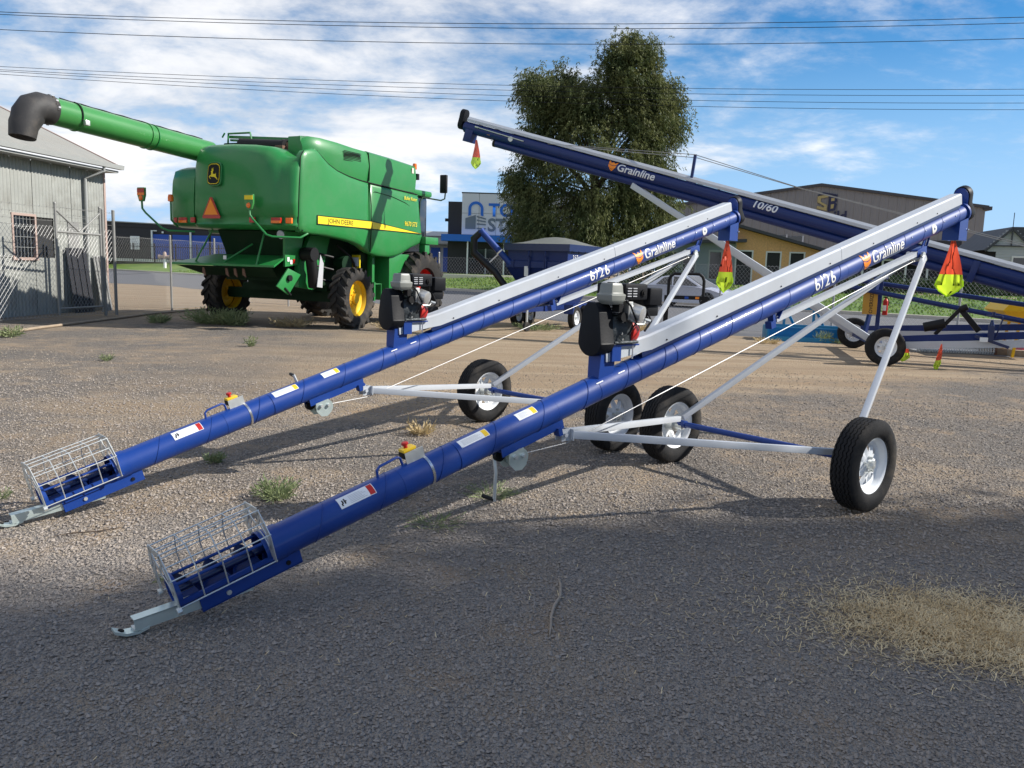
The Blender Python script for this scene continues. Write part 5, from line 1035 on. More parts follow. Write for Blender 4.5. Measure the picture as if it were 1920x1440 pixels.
for x in (.2, 1.4):
    mb = MB(); mb.bb(x, x+.9, -.06, -.01, 0, 2.4); mb.build('roller_door', 'roller_blue', s2)
mb = MB(); mb.box((-3.2, 61, .75), (6.6, .3, .34)); tag(mb.build('low_wall', 'cream', bevel=.03), 'low pale concrete wall along the verge before the office', 'wall')
# ------------------------------------------------------------------ large grey industrial building
sb = thing('industrial_building', 'large grey clad industrial building with gold and navy logo', 'building', (30.6, 86, .8), R(-11))
def gable(x): return 9.75+(-.155*abs(x) if x < 0 else -.125*x)
pnl = MB(); 
mb = MB(); mb.bb(-14.4, 15.2, .05, 25, 0, 7.7); mb.build('core', 'dark_int', sb)
for i in range(37):
    x0, x1 = -14.6+.8125*i, -14.6+.8125*(i+1)-.012; mb = MB()
    zz0 = 5.2 if 4.1 < x0 < 4 else 0
    n = 10; secs = []
    for k in range(n+1):
        x = x0+(x1-x0)*k/n; y = -.035 if k % 5 in (1, 2) else 0; secs.append([(x, y, 0), (x, y, gable(x))])
    mb.loft(secs, closed=False, cap=False); mb.build('clad_sheet', 'sb_clad', sb, smooth=0, fix=False)
mb = MB(); mb.prism([(-15.0, gable(-15)), (0, gable(0)), (15.7, gable(15.7)), (15.7, gable(15.7)+.28), (0, gable(0)+.28), (-15.0, gable(-15)+.28)], (0, 0, 0), (1, 0, 0), (0, 0, 1), (0, 1, 0), -.25, 26); mb.build('roof', 'roof_dk', sb)
mb = MB(); mb.bb(15.2, 16.0, -.2, 25, gable(15.7)-.15, gable(15.7)+.2); mb.build('gutter', 'roof_dk', sb)
for x in np.arange(-9.3, -1.4, 1.6):
    mb = MB(); mb.bb(x, x+1.45, -.10, -.05, 4.15-.06*(x+9), 5.05-.06*(x+9)); w_ = mb.build('window', 'glass_dk', sb)
    mb = MB(); mb.bb(x+1.45, x+1.6, -.12, -.045, 4.05-.06*(x+9), 5.15-.06*(x+9)); mb.bb(x-.05, x+1.6, -.12, -.11, 3.98-.06*(x+9), 4.10-.06*(x+9)); mb.build('frame', 'label_grey', w_)
mb = MB(); mb.bb(10.4, 13.6, -.12, -.04, 0, 4.6); mb.build('door_opening', 'charcoal', sb)
mb = MB(); mb.bb(14.0, 14.5, -.2, -.03, 4.4, 4.7); mb.build('wall_lamp', 'label_grey', sb)
def SBp(poly, m_, nm): mb = MB(); mb.prism([((x-1510)*.0523, (395-z)*.0523) for x, z in poly], (-1.0, -.05, 6.9), (1, 0, 0), (0, 0, 1), (0, 1, 0), -.12, 0); return mb.build(nm, m_, sb, smooth=0)
SBp([(1524, 360), (1543, 356), (1543, 361), (1530, 364), (1530, 370), (1542, 376), (1542, 387), (1524, 383), (1524, 378), (1537, 381), (1537, 378), (1524, 371)], 'sb_gold', 'logo_letter')
SBp([(1524, 358), (1534, 352), (1560, 356), (1560, 358), (1545, 356)], 'sb_navy', 'logo_letter')
SBp([(1545, 358), (1560, 358), (1560, 369), (1557, 371), (1560, 374), (1558, 386), (1545, 389)], 'sb_navy', 'logo_letter')
SBp([(1549, 363), (1555, 363), (1555, 368), (1549, 369)], 'sb_gold', 'logo_letter').location = (0, -.01, 0)
SBp([(1549, 375), (1555, 374), (1554, 382), (1549, 383)], 'sb_gold', 'logo_letter').location = (0, -.01, 0)
lettering('sign_lettering', 'ild', 1.4, sb, 'sb_navy', flat((1.35, -.17, 6.35), (1, 0, 0), (0, 0, 1)), bold=.03)
# ------------------------------------------------------------------ house being reclad: grey boards on the left, yellow sheets on the right
hs = thing('timber_house', 'house under construction with bare yellow sheathing and grey weatherboards', 'house', (14.1, 54, .85), R(-8))
mb = MB(); mb.bb(.05, 5.2, .05, 9, 0, 2.35); mb.bb(-4.8, .0, .1, 9, 0, 2.3); mb.build('core', 'dark_int', hs)
op = [(.05, 1.0, 0, 2.15), (1.95, 2.75, .25, 2.12), (3.4, 4.2, .25, 2.12)]
def top(x): return 3.65-.26*x
xs_ = sorted({0, 5.25, 1.28, 1.0}|{a for o_ in op for a in o_[:2]})
for a, b in zip(xs_, xs_[1:]):
    hole = [o_ for o_ in op if o_[0] <= a+.001 and o_[1] >= b-.001]
    for z0, z1a, z1b in ([(0, top(a), top(b))] if not hole else [(hole[0][3], top(a), top(b))]+([(0, hole[0][2], hole[0][2])] if hole[0][2] else [])):
        mb = MB(); mb.prism([(a+.004, z0), (b-.004, z0), (b-.004, z1b), (a+.004, z1a)], (0, 0, 0), (1, 0, 0), (0, 0, 1), (0, 1, 0), 0, .045); mb.build('sheathing_panel', 'osb', hs)
for x0, x1, z0, z1 in op:
    mb = MB(); mb.bb(x0, x1, .09, .11, z0, z1); w_ = mb.build('window', 'glass_dk', hs)
    mb = MB(); mb.bb(x0-.09, x0, -.03, .1, z0, z1+.09); mb.bb(x1, x1+.09, -.03, .1, z0, z1+.09); mb.bb(x0, x1, -.03, .1, z1, z1+.09); mb.bb(x0-.1, x1+.1, -.05, .1, z0-.07, z0); mb.build('frame', 'trim_white', w_)
mb = MB(); mb.prism([(-.6, top(-.6)+.02), (6.0, top(6.0)+.02), (6.0, top(6.0)+.2), (-.6, top(-.6)+.2)], (0, 0, 0), (1, 0, 0), (0, 0, 1), (0, 1, 0), -.5, 9); mb.build('roof', 'roof_dk', hs)
gop = [(-4.4, -3.75, .3, 2.0), (-3.3, -2.55, .1, 2.05), (-1.62, -.92, .35, 2.1)]
for k in range(20):
    z0 = .02+.145*k
    gt_ = lambda x: 2.35+.0*x
    cuts = [-4.85]+[c for o_ in gop if o_[2] < z0+.07 < o_[3] for c in o_[:2]]+[-.06]
    for a, b in zip(cuts[::2], cuts[1::2]):
        if z0 > 2.2+.35*1: continue
        mb = MB(); mb.prism([(0, z0), (-.03, z0), (-.006, z0+.15), (0, z0+.15)], (0, 0, 0), (0, 1, 0), (0, 0, 1), (1, 0, 0), a, b); mb.build('weatherboard', 'board_grey', hs, smooth=0)
for x0, x1, z0, z1 in gop:
    mb = MB(); mb.bb(x0, x1, .05, .08, z0, z1); w_ = mb.build('window', 'glass_dk', hs)
    mb = MB(); mb.bb(x0-.09, x0, -.05, .1, z0-.05, z1+.09); mb.bb(x1, x1+.09, -.05, .1, z0-.05, z1+.09); mb.bb(x0, x1, -.05, .1, z1, z1+.09); mb.bb(x0, x1, -.05, .1, z0-.07, z0); mb.build('frame', 'board_lt', w_)
mb = MB(); mb.bb(-.06, .0, -.06, .1, 0, 3.4); mb.bb(-4.9, -4.8, -.06, .1, 0, 2.5); mb.build('corner_board', 'board_lt', hs)
mb = MB(); mb.prism([(-5.3, 2.45), (.55, 2.72), (.55, 2.92), (-5.3, 2.66)], (0, 0, 0), (1, 0, 0), (0, 0, 1), (0, 1, 0), -.7, 9); mb.build('porch_roof', 'roof_dk', hs)
# weatherboard house on the right edge
hr = thing('weatherboard_house', 'pale grey weatherboard house with dark gable roof at the right edge', 'house', (27.2, 48, .85), R(-14))
mb = MB(); mb.prism([(.12, 0), (8, 0), (8, 2.2), (.75, 3.55), (.12, 2.7)], (0, 0, 0), (1, 0, 0), (0, 0, 1), (0, 1, 0), .06, 8); mb.build('core', 'dark_int', hr)
for k in range(24):
    z0 = .02+.15*k
    x0 = .1 if z0 < 2.3 else -.35+max(0, (z0-2.6))*.95; x1 = 4 if z0 < 2.4 else 1.95-max(0, (z0-2.6))*.95
    if x1 > x0: mb = MB(); mb.prism([(0, z0), (-.03, z0), (-.006, z0+.155), (0, z0+.155)], (0, 0, 0), (0, 1, 0), (0, 0, 1), (1, 0, 0), x0, x1); mb.build('weatherboard', 'board_lt', hr, smooth=0)
mb = MB()
for a, b in (((-.5, 2.45), (.8, 3.72)), ((2.1, 2.45), (.8, 3.72))): mb.beam((a[0], -.12, a[1]), (b[0], -.12, b[1]), .12, .12)
mb.beam((-.15, -.14, 2.75), (1.75, -.14, 2.75), .05, .07); mb.beam((.8, -.14, 2.75), (.8, -.14, 3.6), .05, .07); mb.build('barge_board', 'roof_dk', hr)
mb = MB(); mb.prism([(-.55, 2.5), (.8, 3.82), (6, 3.82), (7, 2.5), (2.15, 2.5), (1.6, 2.9)], (0, 0, 0), (1, 0, 0), (0, 0, 1), (0, 1, 0), .0, 7); mb.build('roof', 'roof_dk', hr)
mb = MB(); mb.cyl((.8, -.1, 3.7), (.8, -.1, 4.6), .02, seg=6); mb.build('finial', 'black', hr)
mb = MB(); mb.bb(1.0, 1.7, -.06, .0, 1.15, 2.1); w_ = mb.build('window', 'glass_dk', hr); mb = MB(); mb.bb(.92, 1.0, -.08, .0, 1.05, 2.2); mb.bb(1.7, 1.78, -.08, .0, 1.05, 2.2); mb.bb(1.0, 1.7, -.08, .0, 2.1, 2.2); mb.build('frame', 'trim_white', w_)
# verandah and hedge between the buildings
vr = thing('verandah', 'dark verandah with pale posts seen through the back fence', 'verandah', (20.6, 50, .85), R(-10))
for x in (0, 1.1, 2.4, 3.6, 4.8):
    mb = MB(); mb.bb(x, x+.1, 0, .1, 0, 1.75); mb.build('post', 'trim_white', vr)
mb = MB(); mb.bb(-.3, 5.2, -.1, .05, 1.75, 1.85); mb.build('beam', 'trim_white', vr); mb = MB(); mb.bb(-.4, 5.3, -.3, 3, 1.86, 2.05); mb.build('roof', 'roof_dk', vr); mb = MB(); mb.bb(-.2, 5.1, 2, 2.1, 0, 1.85); mb.build('back_wall', 'charcoal', vr)
rb = thing('red_brick_wall', 'low red brown brick garden wall behind the long auger', 'wall', (15.4, 45.5, .75), R(-12))
mb = MB(); mb.bb(0, 4.6, .02, .2, 0, .8); mb.build('core', 'rust', rb)
bmb = MB(); bmb.bb(0, .22, 0, .03, 0, .066); bme = bmb.mesh('brick', 'rust')
for r_ in range(10):
    for c_ in range(19): link('brick', bme, rb, (c_*.235-(.11 if r_ % 2 else 0), 0, .01+.08*r_))
# ------------------------------------------------------------------ vegetation
def leaf_quads(pts, dirs, L, Wd):
    n = len(pts); d = dirs/np.linalg.norm(dirs, axis=1, keepdims=True); r = rng.normal(0, 1, (n, 3)); s = np.cross(d, r); s /= np.linalg.norm(s, axis=1, keepdims=True)+1e-9
    L = L[:, None]; Wd = Wd[:, None]
    return np.stack([pts, pts+d*L*.45+s*Wd, pts+d*L, pts+d*L*.45-s*Wd], 1)
TS = .92
tr = thing('weeping_tree', 'tall weeping tree with dense olive foliage behind the blue trailer', 'tree', (4.25, 49, .9))
lobes = [((.2, 0, 7.2), (4.0, 3.6, 4.6), 30), ((1.9, -.4, 11.9), (1.7, 1.7, 2.3), 18), ((-2.5, -.2, 10.6), (2.2, 2.0, 1.9), 12), ((-.6, -.3, 9.9), (1.9, 1.7, 1.5), 10), ((3.4, -.2, 9.6), (1.7, 1.8, 2.2), 12), ((-3.5, -.3, 3.9), (1.5, 1.8, 2.0), 9), ((-4.3, -.2, 5.6), (.9, .9, .7), 3), ((0, -.5, 3.0), (4.3, 3.2, 2.2), 16), ((3.2, -.4, 5.2), (1.9, 2.2, 3.0), 14), ((-3.4, 0, 7.8), (1.4, 1.5, 1.4), 4)]
cl_c, cl_r = [], []
for c, r, n in lobes:
    for _ in range(int(n*5.0)):
        v_ = rng.normal(0, 1, 3); v_ /= np.linalg.norm(v_); u_ = rng.uniform(.55, 1.0)
        cl_c.append((np.array(c)+v_*u_*np.array(r)*.93)*np.array([TS, TS, .98])); cl_r.append(rng.uniform(.45, .95))
cl_c = np.array(cl_c); cl_r = np.array(cl_r); leaves = []
for c, r in zip(cl_c, cl_r):
    ns_ = int(34*(r/.7)**2); st_ = c+rng.normal(0, .46, (ns_, 3))*r*np.array([1, 1, .8])
    out = st_-np.array([.2, 0, 7]); out[:, 2] *= .3; out /= np.linalg.norm(out, axis=1, keepdims=True)
    ln = rng.uniform(.4, 1.25, ns_)
    for s0, o0, l0 in zip(st_, out, ln):
        m_ = int(11*l0)+3; u = rng.random(m_)*l0
        p = s0+o0*(.45*np.sqrt(u)[:, None])+np.stack([0*u, 0*u, .12*u-.9*u*u], 1)+rng.normal(0, .035, (m_, 3))
        d = o0*.35+np.stack([rng.normal(0, .45, m_), rng.normal(0, .45, m_), -.75+rng.normal(0, .35, m_)], 1)
        leaves.append(leaf_quads(p, d, rng.uniform(.13, .26, m_), rng.uniform(.018, .032, m_)))
LV = np.concatenate(leaves); crown = npsoup('crown', LV, 4, 'leaf', tr); crown['kind'] = 'stuff'
mb = MB(); mb.tube([(0, 0, -.2), (.1, 0, 1.2), (.05, .05, 2.5), (.25, 0, 4), (.1, 0, 6)], [.55, .42, .36, .3, .22], 10); trunk = mb.build('trunk', 'bark', tr)
for c, r, n in lobes[1:]:
    mb = MB(); b0 = V(.2, 0, 2.2+.3*c[2]); e = V(*c); mid_ = (b0+e)/2+V(0, 0, .5); mb.tube([b0, (b0+mid_)/2+V(.1, 0, .1), mid_, e], [.17, .13, .09, .03], 7); mb.build('limb', 'bark', trunk)
for i in range(0, len(cl_c), 9):
    c = cl_c[i]; mb = MB(); b0 = V(.2, 0, min(6, 2+.55*c[2])); mid_ = b0*.45+c*.55+V(0, 0, .35); mb.tube([b0, mid_, c], [.06, .035, .012], 5); mb.build('limb', 'bark', trunk)
shade = copy_tree(tr); tag(shade, 'leafy tree just out of view on the right that shades the front of the yard', 'tree'); shade.location = (14.0, 1.12, -.4); shade.scale = (.97,)*3; shade.rotation_euler = (0, 0, R(70))
def shrub(label, loc, size, n, mat='hedge', cat='shrub', group=None):
    o = thing('shrub', label, cat, loc, 0, group); v_ = rng.normal(0, 1, (n, 3)); v_ /= np.linalg.norm(v_, axis=1, keepdims=True); v_[:, 2] = np.abs(v_[:, 2]); p = v_*np.array(size)*rng.uniform(.5, 1.05, (n, 1))*(1+.18*np.sin(v_[:, :1]*9+v_[:, 1:2]*7))
    f_ = npsoup('foliage', leaf_quads(p, v_+rng.normal(0, .7, (n, 3)), rng.uniform(.08, .18, n), rng.uniform(.03, .05, n)), 4, mat, o); f_['kind'] = 'stuff'
    mb = MB(); mb.tube([(0, 0, 0), (.03, 0, size[2]*.6)], [.05, .02], 6); mb.build('stem', 'bark', o); return o
for i, (x, y, s, lab) in enumerate(((18.2, 44.5, (1.0, .8, .75), 'low dark shrub left of the long auger upright behind the fence'), (19.9, 44.4, (1.2, .8, .95), 'rounded dark shrub behind the nearest auger strut'), (21.8, 44.0, (1.3, .9, .8), 'dark shrub beyond the fence below the hanging flag'), (23.9, 43.2, (1.4, .9, .9), 'wide dark shrub beyond the fence right of the flag'), (25.9, 43.0, (1.0, .9, .7), 'small dark shrub before the weatherboard house'))):
    shrub(lab, (x, y, .75), s, 2600, group='shrubs beyond the fence')
shrub('tall dark shrub between the weeping tree and the grey boarded house', (8.1, 50.2, .85), (1.7, 1.2, 2.3), 6000, group='shrubs beyond the fence')
def weed(label, loc, h, sp, n, mat='weed', lean=.5, ll=(.02, .06)):
    h *= .75; n = int(n*1.2); o = thing('weed', label, 'weed', (*loc, 0), 0, 'weeds growing in the gravel'); ps, ds, L = [], [], []
    for _ in range(n):
        a = rng.uniform(0, 6.28); r = sp*math.sqrt(rng.random()); b = V(r*math.cos(a)*.5, r*math.sin(a)*.5, 0); t = b+V(math.cos(a)*lean*h*rng.random()+b[0], math.sin(a)*lean*h*rng.random()+b[1], h*rng.uniform(.35, 1)); k = 7
        for u in np.linspace(.05, 1, k): ps.append(b+(t-b)*u); ds.append((t-b)+rng.normal(0, .5*h, 3)); L.append(rng.uniform(*ll))
    ps, ds, L = np.array(ps), np.array(ds), np.array(L); f_ = npsoup('foliage', leaf_quads(ps, ds, L, L*.09), 4, mat, o); f_['kind'] = 'stuff'; return o
weed('bushy pale green weed growing between the two augers', (-1.58, 5.5), .16, .13, 130)
weed('small weed in the shade under the second auger barrel', (-2.35, 6.45), .10, .06, 40)
weed('low green weed by the winch crank of the nearest auger', (-.12, 5.75), .07, .22, 90, ll=(.015, .04))
weed('tiny weed left of the crank under the nearest auger', (-.75, 5.65), .08, .05, 30)
weed('sparse grassy weed at the tip of the arm shadow', (-.45, 5.05), .05, .2, 60, ll=(.015, .04))
weed('small seedling in front of the nearest inlet cage', (-1.72, 3.98), .03, .03, 16, ll=(.01, .03))
weed('green weed tuft at the far left by the fence', (-9.55, 15.7), .22, .2, 50, ll=(.05, .12))
weed('grassy weed left of the harvester rear wheel', (-8.6, 20.1), .22, .25, 60, ll=(.06, .14))
weed('large grassy weed under the left rear wheel of the harvester', (-7.3, 20.4), .45, .7, 260, ll=(.06, .16))
weed('bright grassy weed in front of the harvester left wheel', (-6.7, 20.0), .38, .25, 120, ll=(.06, .14))
weed('dry weed between the harvester rear wheels', (-5.4, 20.2), .25, .5, 120, 'drygrass', ll=(.05, .12))
weed('dry weed tuft by the harvester right wheel', (-3.0, 20.3), .22, .4, 100, 'drygrass', ll=(.05, .12))
weed('thin weed standing alone in the yard on the left', (-4.85, 15.3), .22, .05, 26, ll=(.04, .09))
weed('small weed left of the second auger in the open yard', (-6.2, 12.6), .12, .08, 26, ll=(.03, .07))
weed('dry grass tuft by the second auger wheel', (-.85, 7.8), .14, .12, 50, 'drygrass', ll=(.03, .08))
weed('green weed growing against the blue scraper blade', (7.55, 20.25), .34, .12, 60, ll=(.05, .1))
weed('low green weed right of the blue scraper', (7.95, 20.1), .16, .25, 60, ll=(.05, .1))
weed('dry weed on the dirt before the blue scraper', (6.0, 19.6), .14, .3, 60, 'drygrass', ll=(.05, .1))
weed('grassy weed under the trailer', (.6, 21.6), .2, .6, 120, ll=(.05, .12))
weed('weed at the edge of the dirt behind the trailer wheel', (3.2, 22.4), .25, .8, 160, 'drygrass', ll=(.05, .12))
weed('grass along the foot of the fence by the scraper', (5.4, 22.6), .3, .8, 200, ll=(.06, .14))
weed('grass along the foot of the fence at the right', (11.4, 20.3), .3, .9, 240, ll=(.06, .14))
weed('green weed in the far left foreground by the second cage', (-3.35, 5.3), .08, .06, 30, ll=(.015, .04))
# ------------------------------------------------------------------ parked car
car = thing('parked_car', 'silver sedan parked on the street behind the fence', 'car', (8.05, 38.7, 0), math.atan2(-.661, .751))
low = [(-2.35, .35), (-2.38, .62), (-2.32, .86), (-1.75, .96), (-1.2, .98), (.95, .95), (1.6, .86), (2.2, .70), (2.35, .55), (2.33, .30), (1.8, .22), (-1.9, .22)]
mb = MB(); mb.loft([[(x*s, y, .22+(z-.22)*k) for x, z in low] for y, s, k in ((-.88, .975, .9), (-.90, .99, .96), (-.84, 1, 1), (0, 1.01, 1.04), (.84, 1, 1), (.90, .99, .96), (.88, .975, .9))]); body = mb.build('body', 'car', car, smooth=50)
cabp = [(-1.75, .95), (-1.05, 1.36), (-.5, 1.45), (.15, 1.43), (1.15, .93)]
mb = MB(); mb.loft([[(x*(1-.0), y*(1-.30*max(0, z-.95)), z) for x, z in cabp] for y in (-.80, -.3, 0, .3, .80)]); mb.build('cabin', 'car', car, smooth=60)
for y in (-1, 1):
    mb = MB()
    for poly in ([(-1.30, 1.0), (-.93, 1.32), (-.5, 1.38), (-.45, .99)], [(-.38, .99), (-.42, 1.385), (.12, 1.37), (.9, .98)]): mb.add([(x, y*(.812-.245*(z-.95)), z) for x, z in poly], [tuple(range(4))])
    mb.build('side_window', 'carglass', car, smooth=0)
mb = MB(); mb.add([(1.17, y, .95) for y in (-.66, .66)]+[(.2, y, 1.425) for y in (.56, -.56)], [(0, 1, 2, 3)]); mb.build('windscreen', 'carglass', car, smooth=0)
for y in (-.62, .62): mb = MB(); mb.box((-2.35, y, .72), (.08, .42, .18)); mb.build('tail_light', 'redlens', body, bevel=.02)
for y in (-.65, .65): mb = MB(); mb.box((2.2, y, .64), (.2, .34, .12)); mb.build('headlight', 'label_grey', body, bevel=.03)
for x in (-1.42, 1.42):
    for y in (-.80, .80):
        w_ = link('wheel', HBo if y < 0 else HBi, car, (x, y, .32)); link('tyre', TYB, w_); link('rim', RMo if y < 0 else RMi, w_)
        mb = MB(); mb.cyl((x, y*1.02, .36), (x, y*1.135, .36), .37, seg=24); a_ = mb.build('wheel_arch', 'black', body); w_.location.y = y*1.03
# ------------------------------------------------------------------ field bin trailer
tl = thing('grain_trailer', 'dark blue tandem grain trailer with grey tarp beyond the small augers', 'trailer', (1.11, 23.1, 0), math.atan2(-.89, -.45))
mb = MB()
mb.loft([[(a, -b, z), (c, -b, z), (c, b, z), (a, b, z)] for a, c, b, z in ((-.6, .6, .45, .62), (-1.22, 1.22, .88, 1.58), (-1.25, 1.25, .9, 1.60), (-1.25, 1.25, .9, 1.76), (-1.20, 1.20, .86, 1.78), (-1.20, 1.22, .86, 2.20))]); bin_ = mb.build('bin', 'navy', tl, smooth=0)
mb = MB(); g = []
for i in range(13):
    x = -1.29+2.6*i/12; g.append([(x, -.95+1.9*j/8, 2.22+.22*math.sin(math.pi*i/12)**1.3*math.sin(math.pi*j/8)) for j in range(9)])
for i in range(12):
    for j in range(8): mb.quad(g[i][j], g[i][j+1], g[i+1][j+1], g[i+1][j])
for (x0, y0), (x1, y1) in (((-1.29, -.95), (1.31, -.95)), ((1.31, -.95), (1.31, .95)), ((1.31, .95), (-1.29, .95)), ((-1.29, .95), (-1.29, -.95))): mb.quad((x0, y0, 2.22), (x1, y1, 2.22), (x1, y1, 2.04), (x0, y0, 2.04))
mb.m = [0]*96+[1]*4; mb.build('tarp', ['tarp', 'blue_dk'], tl, smooth=50)
for x in np.arange(-1.1, 1.2, .45):
    mb = MB(); mb.beam((x, .955, 1.98), (x, .955, 2.06), .012, .012); mb.build('tarp_strap', 'black', bin_)
for x in np.arange(-.9, 1.2, .6):
    mb = MB(); mb.box((1.26, x*.75, 1.68), (.03, .03, .2)); mb.build('rib', 'navy', bin_)
for y in (-.2, .28):
    mb = MB(); mb.tube([(1.23, y, 1.85), (1.33, y, 1.9), (1.33, y, 2.0), (1.24, y, 2.05)], .018, 6); mb.beam((1.28, y, .8), (1.28, y, 1.9), .03, .03); mb.build('ladder_rail', 'navy', tl)
for z in (.85, 1.12, 1.4):
    mb = MB(); mb.beam((1.28, -.2, z), (1.28, .28, z), .03, .03); mb.build('ladder_rung', 'navy', tl)
mb = MB(); mb.box((1.262, -.28, 1.5), (.01, .13, .26)); mb.build('decal', 'sticker', tl)
lettering('capacity_lettering', '2.5 Tonne', .16, bin_, 'white', lambda x, y: (.88-x, .872, 1.84+y), bold=.01)
mb = MB()
for y in (-.42, .42): mb.beam((-1.5, y, .56), (1.6, y, .56), .07, .14); mb.beam((1.5, y, .56), (2.75, .0, .52), .07, .12)
mb.build('chassis', 'navy', tl)
mb = MB(); mb.beam((2.6, 0, .52), (3.0, 0, .52), .1, .08); mb.cyl((3.0, 0, .46), (3.0, 0, .6), .06, seg=12); mb.build('coupling', 'galv', tl)
mb = MB(); mb.cyl((2.3, .28, .24), (2.3, .28, .95), .03, seg=10); mb.cyl((2.3, .26, .95), (2.45, .26, .97), .014, seg=6); jk = mb.build('jockey_stand', 'galv', tl); mb = MB(); mb.lathe([(.03, -.035), (.11, -.035), (.12, -.02), (.12, .02), (.11, .035), (.03, .035)], (2.3, .28, .12), (.3, 1, 0), 20, closed=True); mb.build('jockey_wheel', 'rubber_ag', jk)
for x in (.58, -.16):
    for y in (-.86, .86): add_wheel(tl, (x, y, .31), 1 if y < 0 else -1, (0, 0, 0), .95)
for y in (-.86, .86):
    mb = MB(); pts = [(1.02, .45), (1.0, .66), (.9, .72), (-.5, .72), (-.6, .66), (-.62, .5)]
    for (a, b), (c, d) in zip(pts, pts[1:]): mb.quad((a, y-.13, b), (a, y+.13, b), (c, y+.13, d), (c, y-.13, d))
    mb.prism([(1.02, .42), (1.02, .66), (.86, .66)], (0, y, 0), (1, 0, 0), (0, 0, 1), (0, 1, 0), -.13, .13); mb.build('mudguard', 'navy', tl, smooth=0)
mb = MB(); a_, b_ = V(1.15, -.75, 1.62), V(1.5, -1.52, 2.50); mb.cyl(a_, b_, .085, seg=16); mb.cyl(b_, b_+unit(b_-a_)*.06, .1, seg=16); ap = mb.build('unload_pipe', 'blue', tl)
mb = MB(); mb.tube([b_+V(0, -.02, 0), b_+V(.06, -.2, -.18), b_+V(.05, -.2, -.55), V(1.4, -1.15, 1.45), V(1.3, -.72, .9)], [.085, .1, .1, .09, .09], 14); mb.build('hose', 'hose', ap)
mb = MB(); mb.tube([V(1.3, -1.0, 2.02), V(1.42, -1.36, 1.66)], .02, 6); mb.lathe([(.1, -.02), (.1, .02)], a_+(b_-a_)*.42, b_-a_, 14); mb.build('hose_strap', 'white', ap)
# ------------------------------------------------------------------ black hoop frame, blue scraper, harrow and odds and ends
hp = thing('hoop_frame', 'black steel hoop frame implement standing behind the nearest engine', 'implement', (4.56, 22.3, 0), R(-6))
mb = MB(); mb.tube([(-.46, 0, .62), (-.46, 0, 1.38), (-.42, 0, 1.48), (-.32, 0, 1.55), (.32, 0, 1.56), (.42, 0, 1.49), (.46, 0, 1.38), (.46, 0, .62)], .042, 10); mb.build('hoop', 'black', hp)
mb = MB(); mb.bb(-.56, .58, -.06, .06, .88, .98); cb2 = mb.build('cross_beam', 'black', hp)
for x, m_ in ((-.42, 'sticker'), (.02, 'roller_blue'), (.30, 'orange')): mb = MB(); mb.bb(x-.05, x+.05, -.066, -.061, .90, .96); mb.build('decal', m_, cb2)
for x in (-.50, .50): mb = MB(); mb.bb(x-.06, x+.06, -.06, .06, .1, .88); mb.beam((x, 0, .35), (x+.15, -.1, .0), .1, .06); mb.bb(x-.07, x+.07, -.5, .5, 0, .06); mb.build('leg', 'black', hp, bevel=.01)
mb = MB(); mb.bb(-.52, -.42, -.07, -.062, .68, .82); mb.build('decal', 'sticker', hp)
sc = thing('scraper_blade', 'bright blue scraper implement lying on the dirt behind the auger wheels', 'implement', (7.15, 20.75, 0), R(-10))
mb = MB(); mb.prism([(-.55, 0), (.42, 0), (.42, .32), (.2, .36), (-.55, .34)], (-.84, 0, 0), (0, 1, 0), (0, 0, 1), (1, 0, 0), -.02, .02); mb.build('side_plate', 'cyan', sc, bevel=.006)
mb = MB(); mb.prism([(-.55, 0), (.42, 0), (.42, .32), (.2, .36), (-.55, .34)], (.95, 0, 0), (0, 1, 0), (0, 0, 1), (1, 0, 0), -.02, .02); mb.build('side_plate', 'cyan', sc, bevel=.006)
mb = MB(); mb.bb(-.82, .93, .2, .26, .0, .3); mb.build('back_plate', 'cyan', sc); mb = MB(); mb.bb(-.82, .93, -.5, .2, .03, .06); mb.bb(-.82, .93, -.53, -.5, 0, .11); mb.build('cutting_edge', 'cyan', sc)
mb = MB(); mb.beam((-.85, -.1, .36), (.96, -.1, .36), .1, .07); mb.build('top_beam', 'cyan', sc)
for x in (-.42, .28): mb = MB(); mb.beam((x, -.1, .36), (x, -.1, .80), .06, .06, (1, 0, 0)); mb.beam((x+.03, -.12, .78), (x+.28, .1, .36), .05, .06, (1, 0, 0)); mb.build('upright', 'cyan', sc)
mb = MB(); mb.beam((-.42, -.1, .80), (.3, -.1, .80), .06, .06); mb.build('hitch_beam', 'cyan', sc)
hw = thing('harrow_mat', 'flat steel link harrow mat lying on the dirt under the long auger', 'harrow', (9.75, 18.55, 0), R(-3))
mb = MB(); mb.bb(-.85, .85, -.25, .25, 0, .05); mb.bb(-.85, .85, -.28, -.25, .19, .215); mb.build('frame', 'galv_old', hw)
for k in range(30):
    mb = MB(); x = -.82+.0565*k; mb.tube([(x, -.26, .02), (x+.03, -.28, .08), (x, -.26, .13), (x+.03, -.28, .2)], .011, 5); mb.tube([(x+.028, -.26, .02), (x, -.275, .08), (x+.028, -.26, .13), (x, -.275, .2)], .009, 5); mb.build('chain_link', 'galv', hw)
mb = MB(); mb.bb(.84, .92, -.25, -.1, 0, .35); mb.build('end_post', 'rust', hw)
for i, (x, y, r_, lab) in enumerate(((10.75, 18.55, -28, 'weathered timber sleeper on the ground right of the harrow mat'), (11.12, 18.05, -25, 'second timber sleeper nearer the right edge by the red stand'))):
    mb = MB(); mb.box((0, 0, .07), (.62, .2, .14)); o = mb.build('timber_sleeper', 'timber', bevel=.015); o.location = (x, y, 0); o.rotation_euler = (0, 0, R(r_)); tag(o, lab, 'timber', 'sleepers on the ground')
rd = thing('red_stand', 'red painted steel stand on the ground at the right edge', 'stand', (11.65, 18.7, 0), R(20))
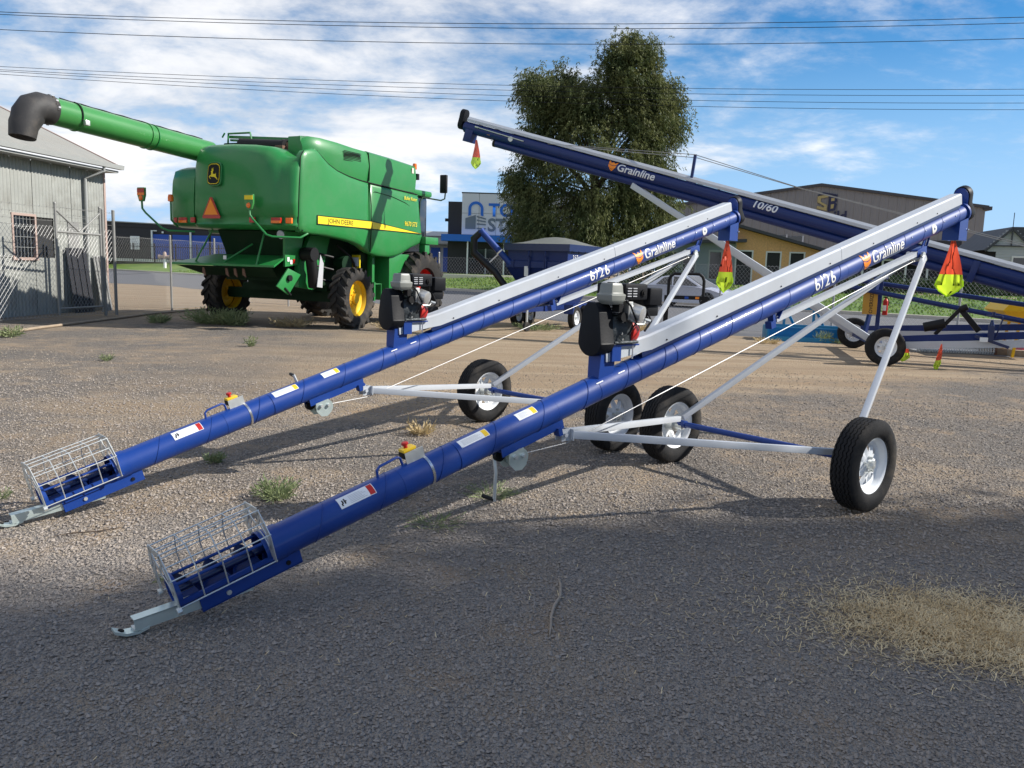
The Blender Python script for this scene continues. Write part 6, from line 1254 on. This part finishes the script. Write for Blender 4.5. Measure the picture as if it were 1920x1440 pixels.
mb = MB(); mb.loft([[(-.4, -.25, .05), (.5, -.25, .05), (.5, .25, .05), (-.4, .25, .05)], [(-.1, -.1, .2), (.2, -.1, .2), (.2, .1, .2), (-.1, .1, .2)]]); mb.build('base', 'red', rd); mb = MB(); mb.cyl((.05, 0, .18), (.05, 0, .55), .06, seg=12); mb.bb(-.05, .4, -.1, .1, .28, .34); mb.build('post', 'red', rd); mb = MB(); mb.bb(-.3, .7, -.45, -.3, 0, .05); mb.build('foot', 'trim_white', rd)
yh = thing('yellow_hopper', 'bright yellow plastic hopper on legs at the right edge', 'hopper', (11.25, 18.1, 0), R(-12))
mb = MB(); mb.loft([[(-.45, -.4, .74), (.5, -.4, .74), (.5, .4, .74), (-.45, .4, .74)], [(-.8, -.6, 1.0), (.9, -.6, 1.0), (.9, .6, 1.0), (-.8, .6, 1.0)], [(-.66, -.6, 1.17), (.9, -.6, 1.17), (.9, .6, 1.17), (-.66, .6, 1.17)]]); mb.build('tub', 'hopper_yel', yh, smooth=0, bevel=.01)
for x in (-.35, .45):
    for y in (-.3, .3): mb = MB(); mb.beam((x, y, .74), (x*1.25, y*1.2, 0), .05, .05); mb.build('leg', 'hopper_yel', yh)
# ------------------------------------------------------------------ overhead wires
def wire(label, Y, zl, zc, zr, r, grp, skew=0):
    mb = MB(); pts = []
    for i in range(41):
        x = -60+3*i; u = x/16 if Y < 30 else x/24
        z = zc+(zr-zl)/2*u+((zl+zr)/2-zc)*u*u
        pts.append((x, Y+skew*x, z))
    mb.tube(pts, r, 5); tag(mb.build('power_line', 'black'), label, 'power line', grp)
for i, (Y, a, b, c, lab) in enumerate(((26, 8.66, 8.77, 9.46, 'topmost overhead wire crossing the sky'), (26.5, 8.72, 8.78, 9.42, 'second overhead wire just below the topmost one'), (26, 8.16, 8.2, 8.85, 'single overhead wire third from the top of the sky'))): wire(lab, Y, a, b, c, .010, 'upper overhead wires')
for i, (a, b, c, lab) in enumerate(((10.04, 9.90, 10.45, 'highest of the four lower overhead wires'), (9.90, 9.68, 10.18, 'second of the four lower overhead wires'), (9.83, 9.43, 9.83, 'third of the four lower overhead wires'), (9.70, 9.19, 9.53, 'lowest of the four overhead wires crossing the tree'))): wire(lab, 40, a, b, c, .011, 'lower overhead wires')
for i, lab in enumerate(('upper service wire running from the tree to the grey building corner', 'lower service wire running from the tree to the grey building corner')):
    mb = MB(); mb.tube([(-2, 60, 11.2-.9*i), (8, 73, 9.6-.6*i), (16.2, 88.3, 9.0-.5*i)], .02, 5); tag(mb.build('service_wire', 'black'), lab, 'power line', 'service wires')
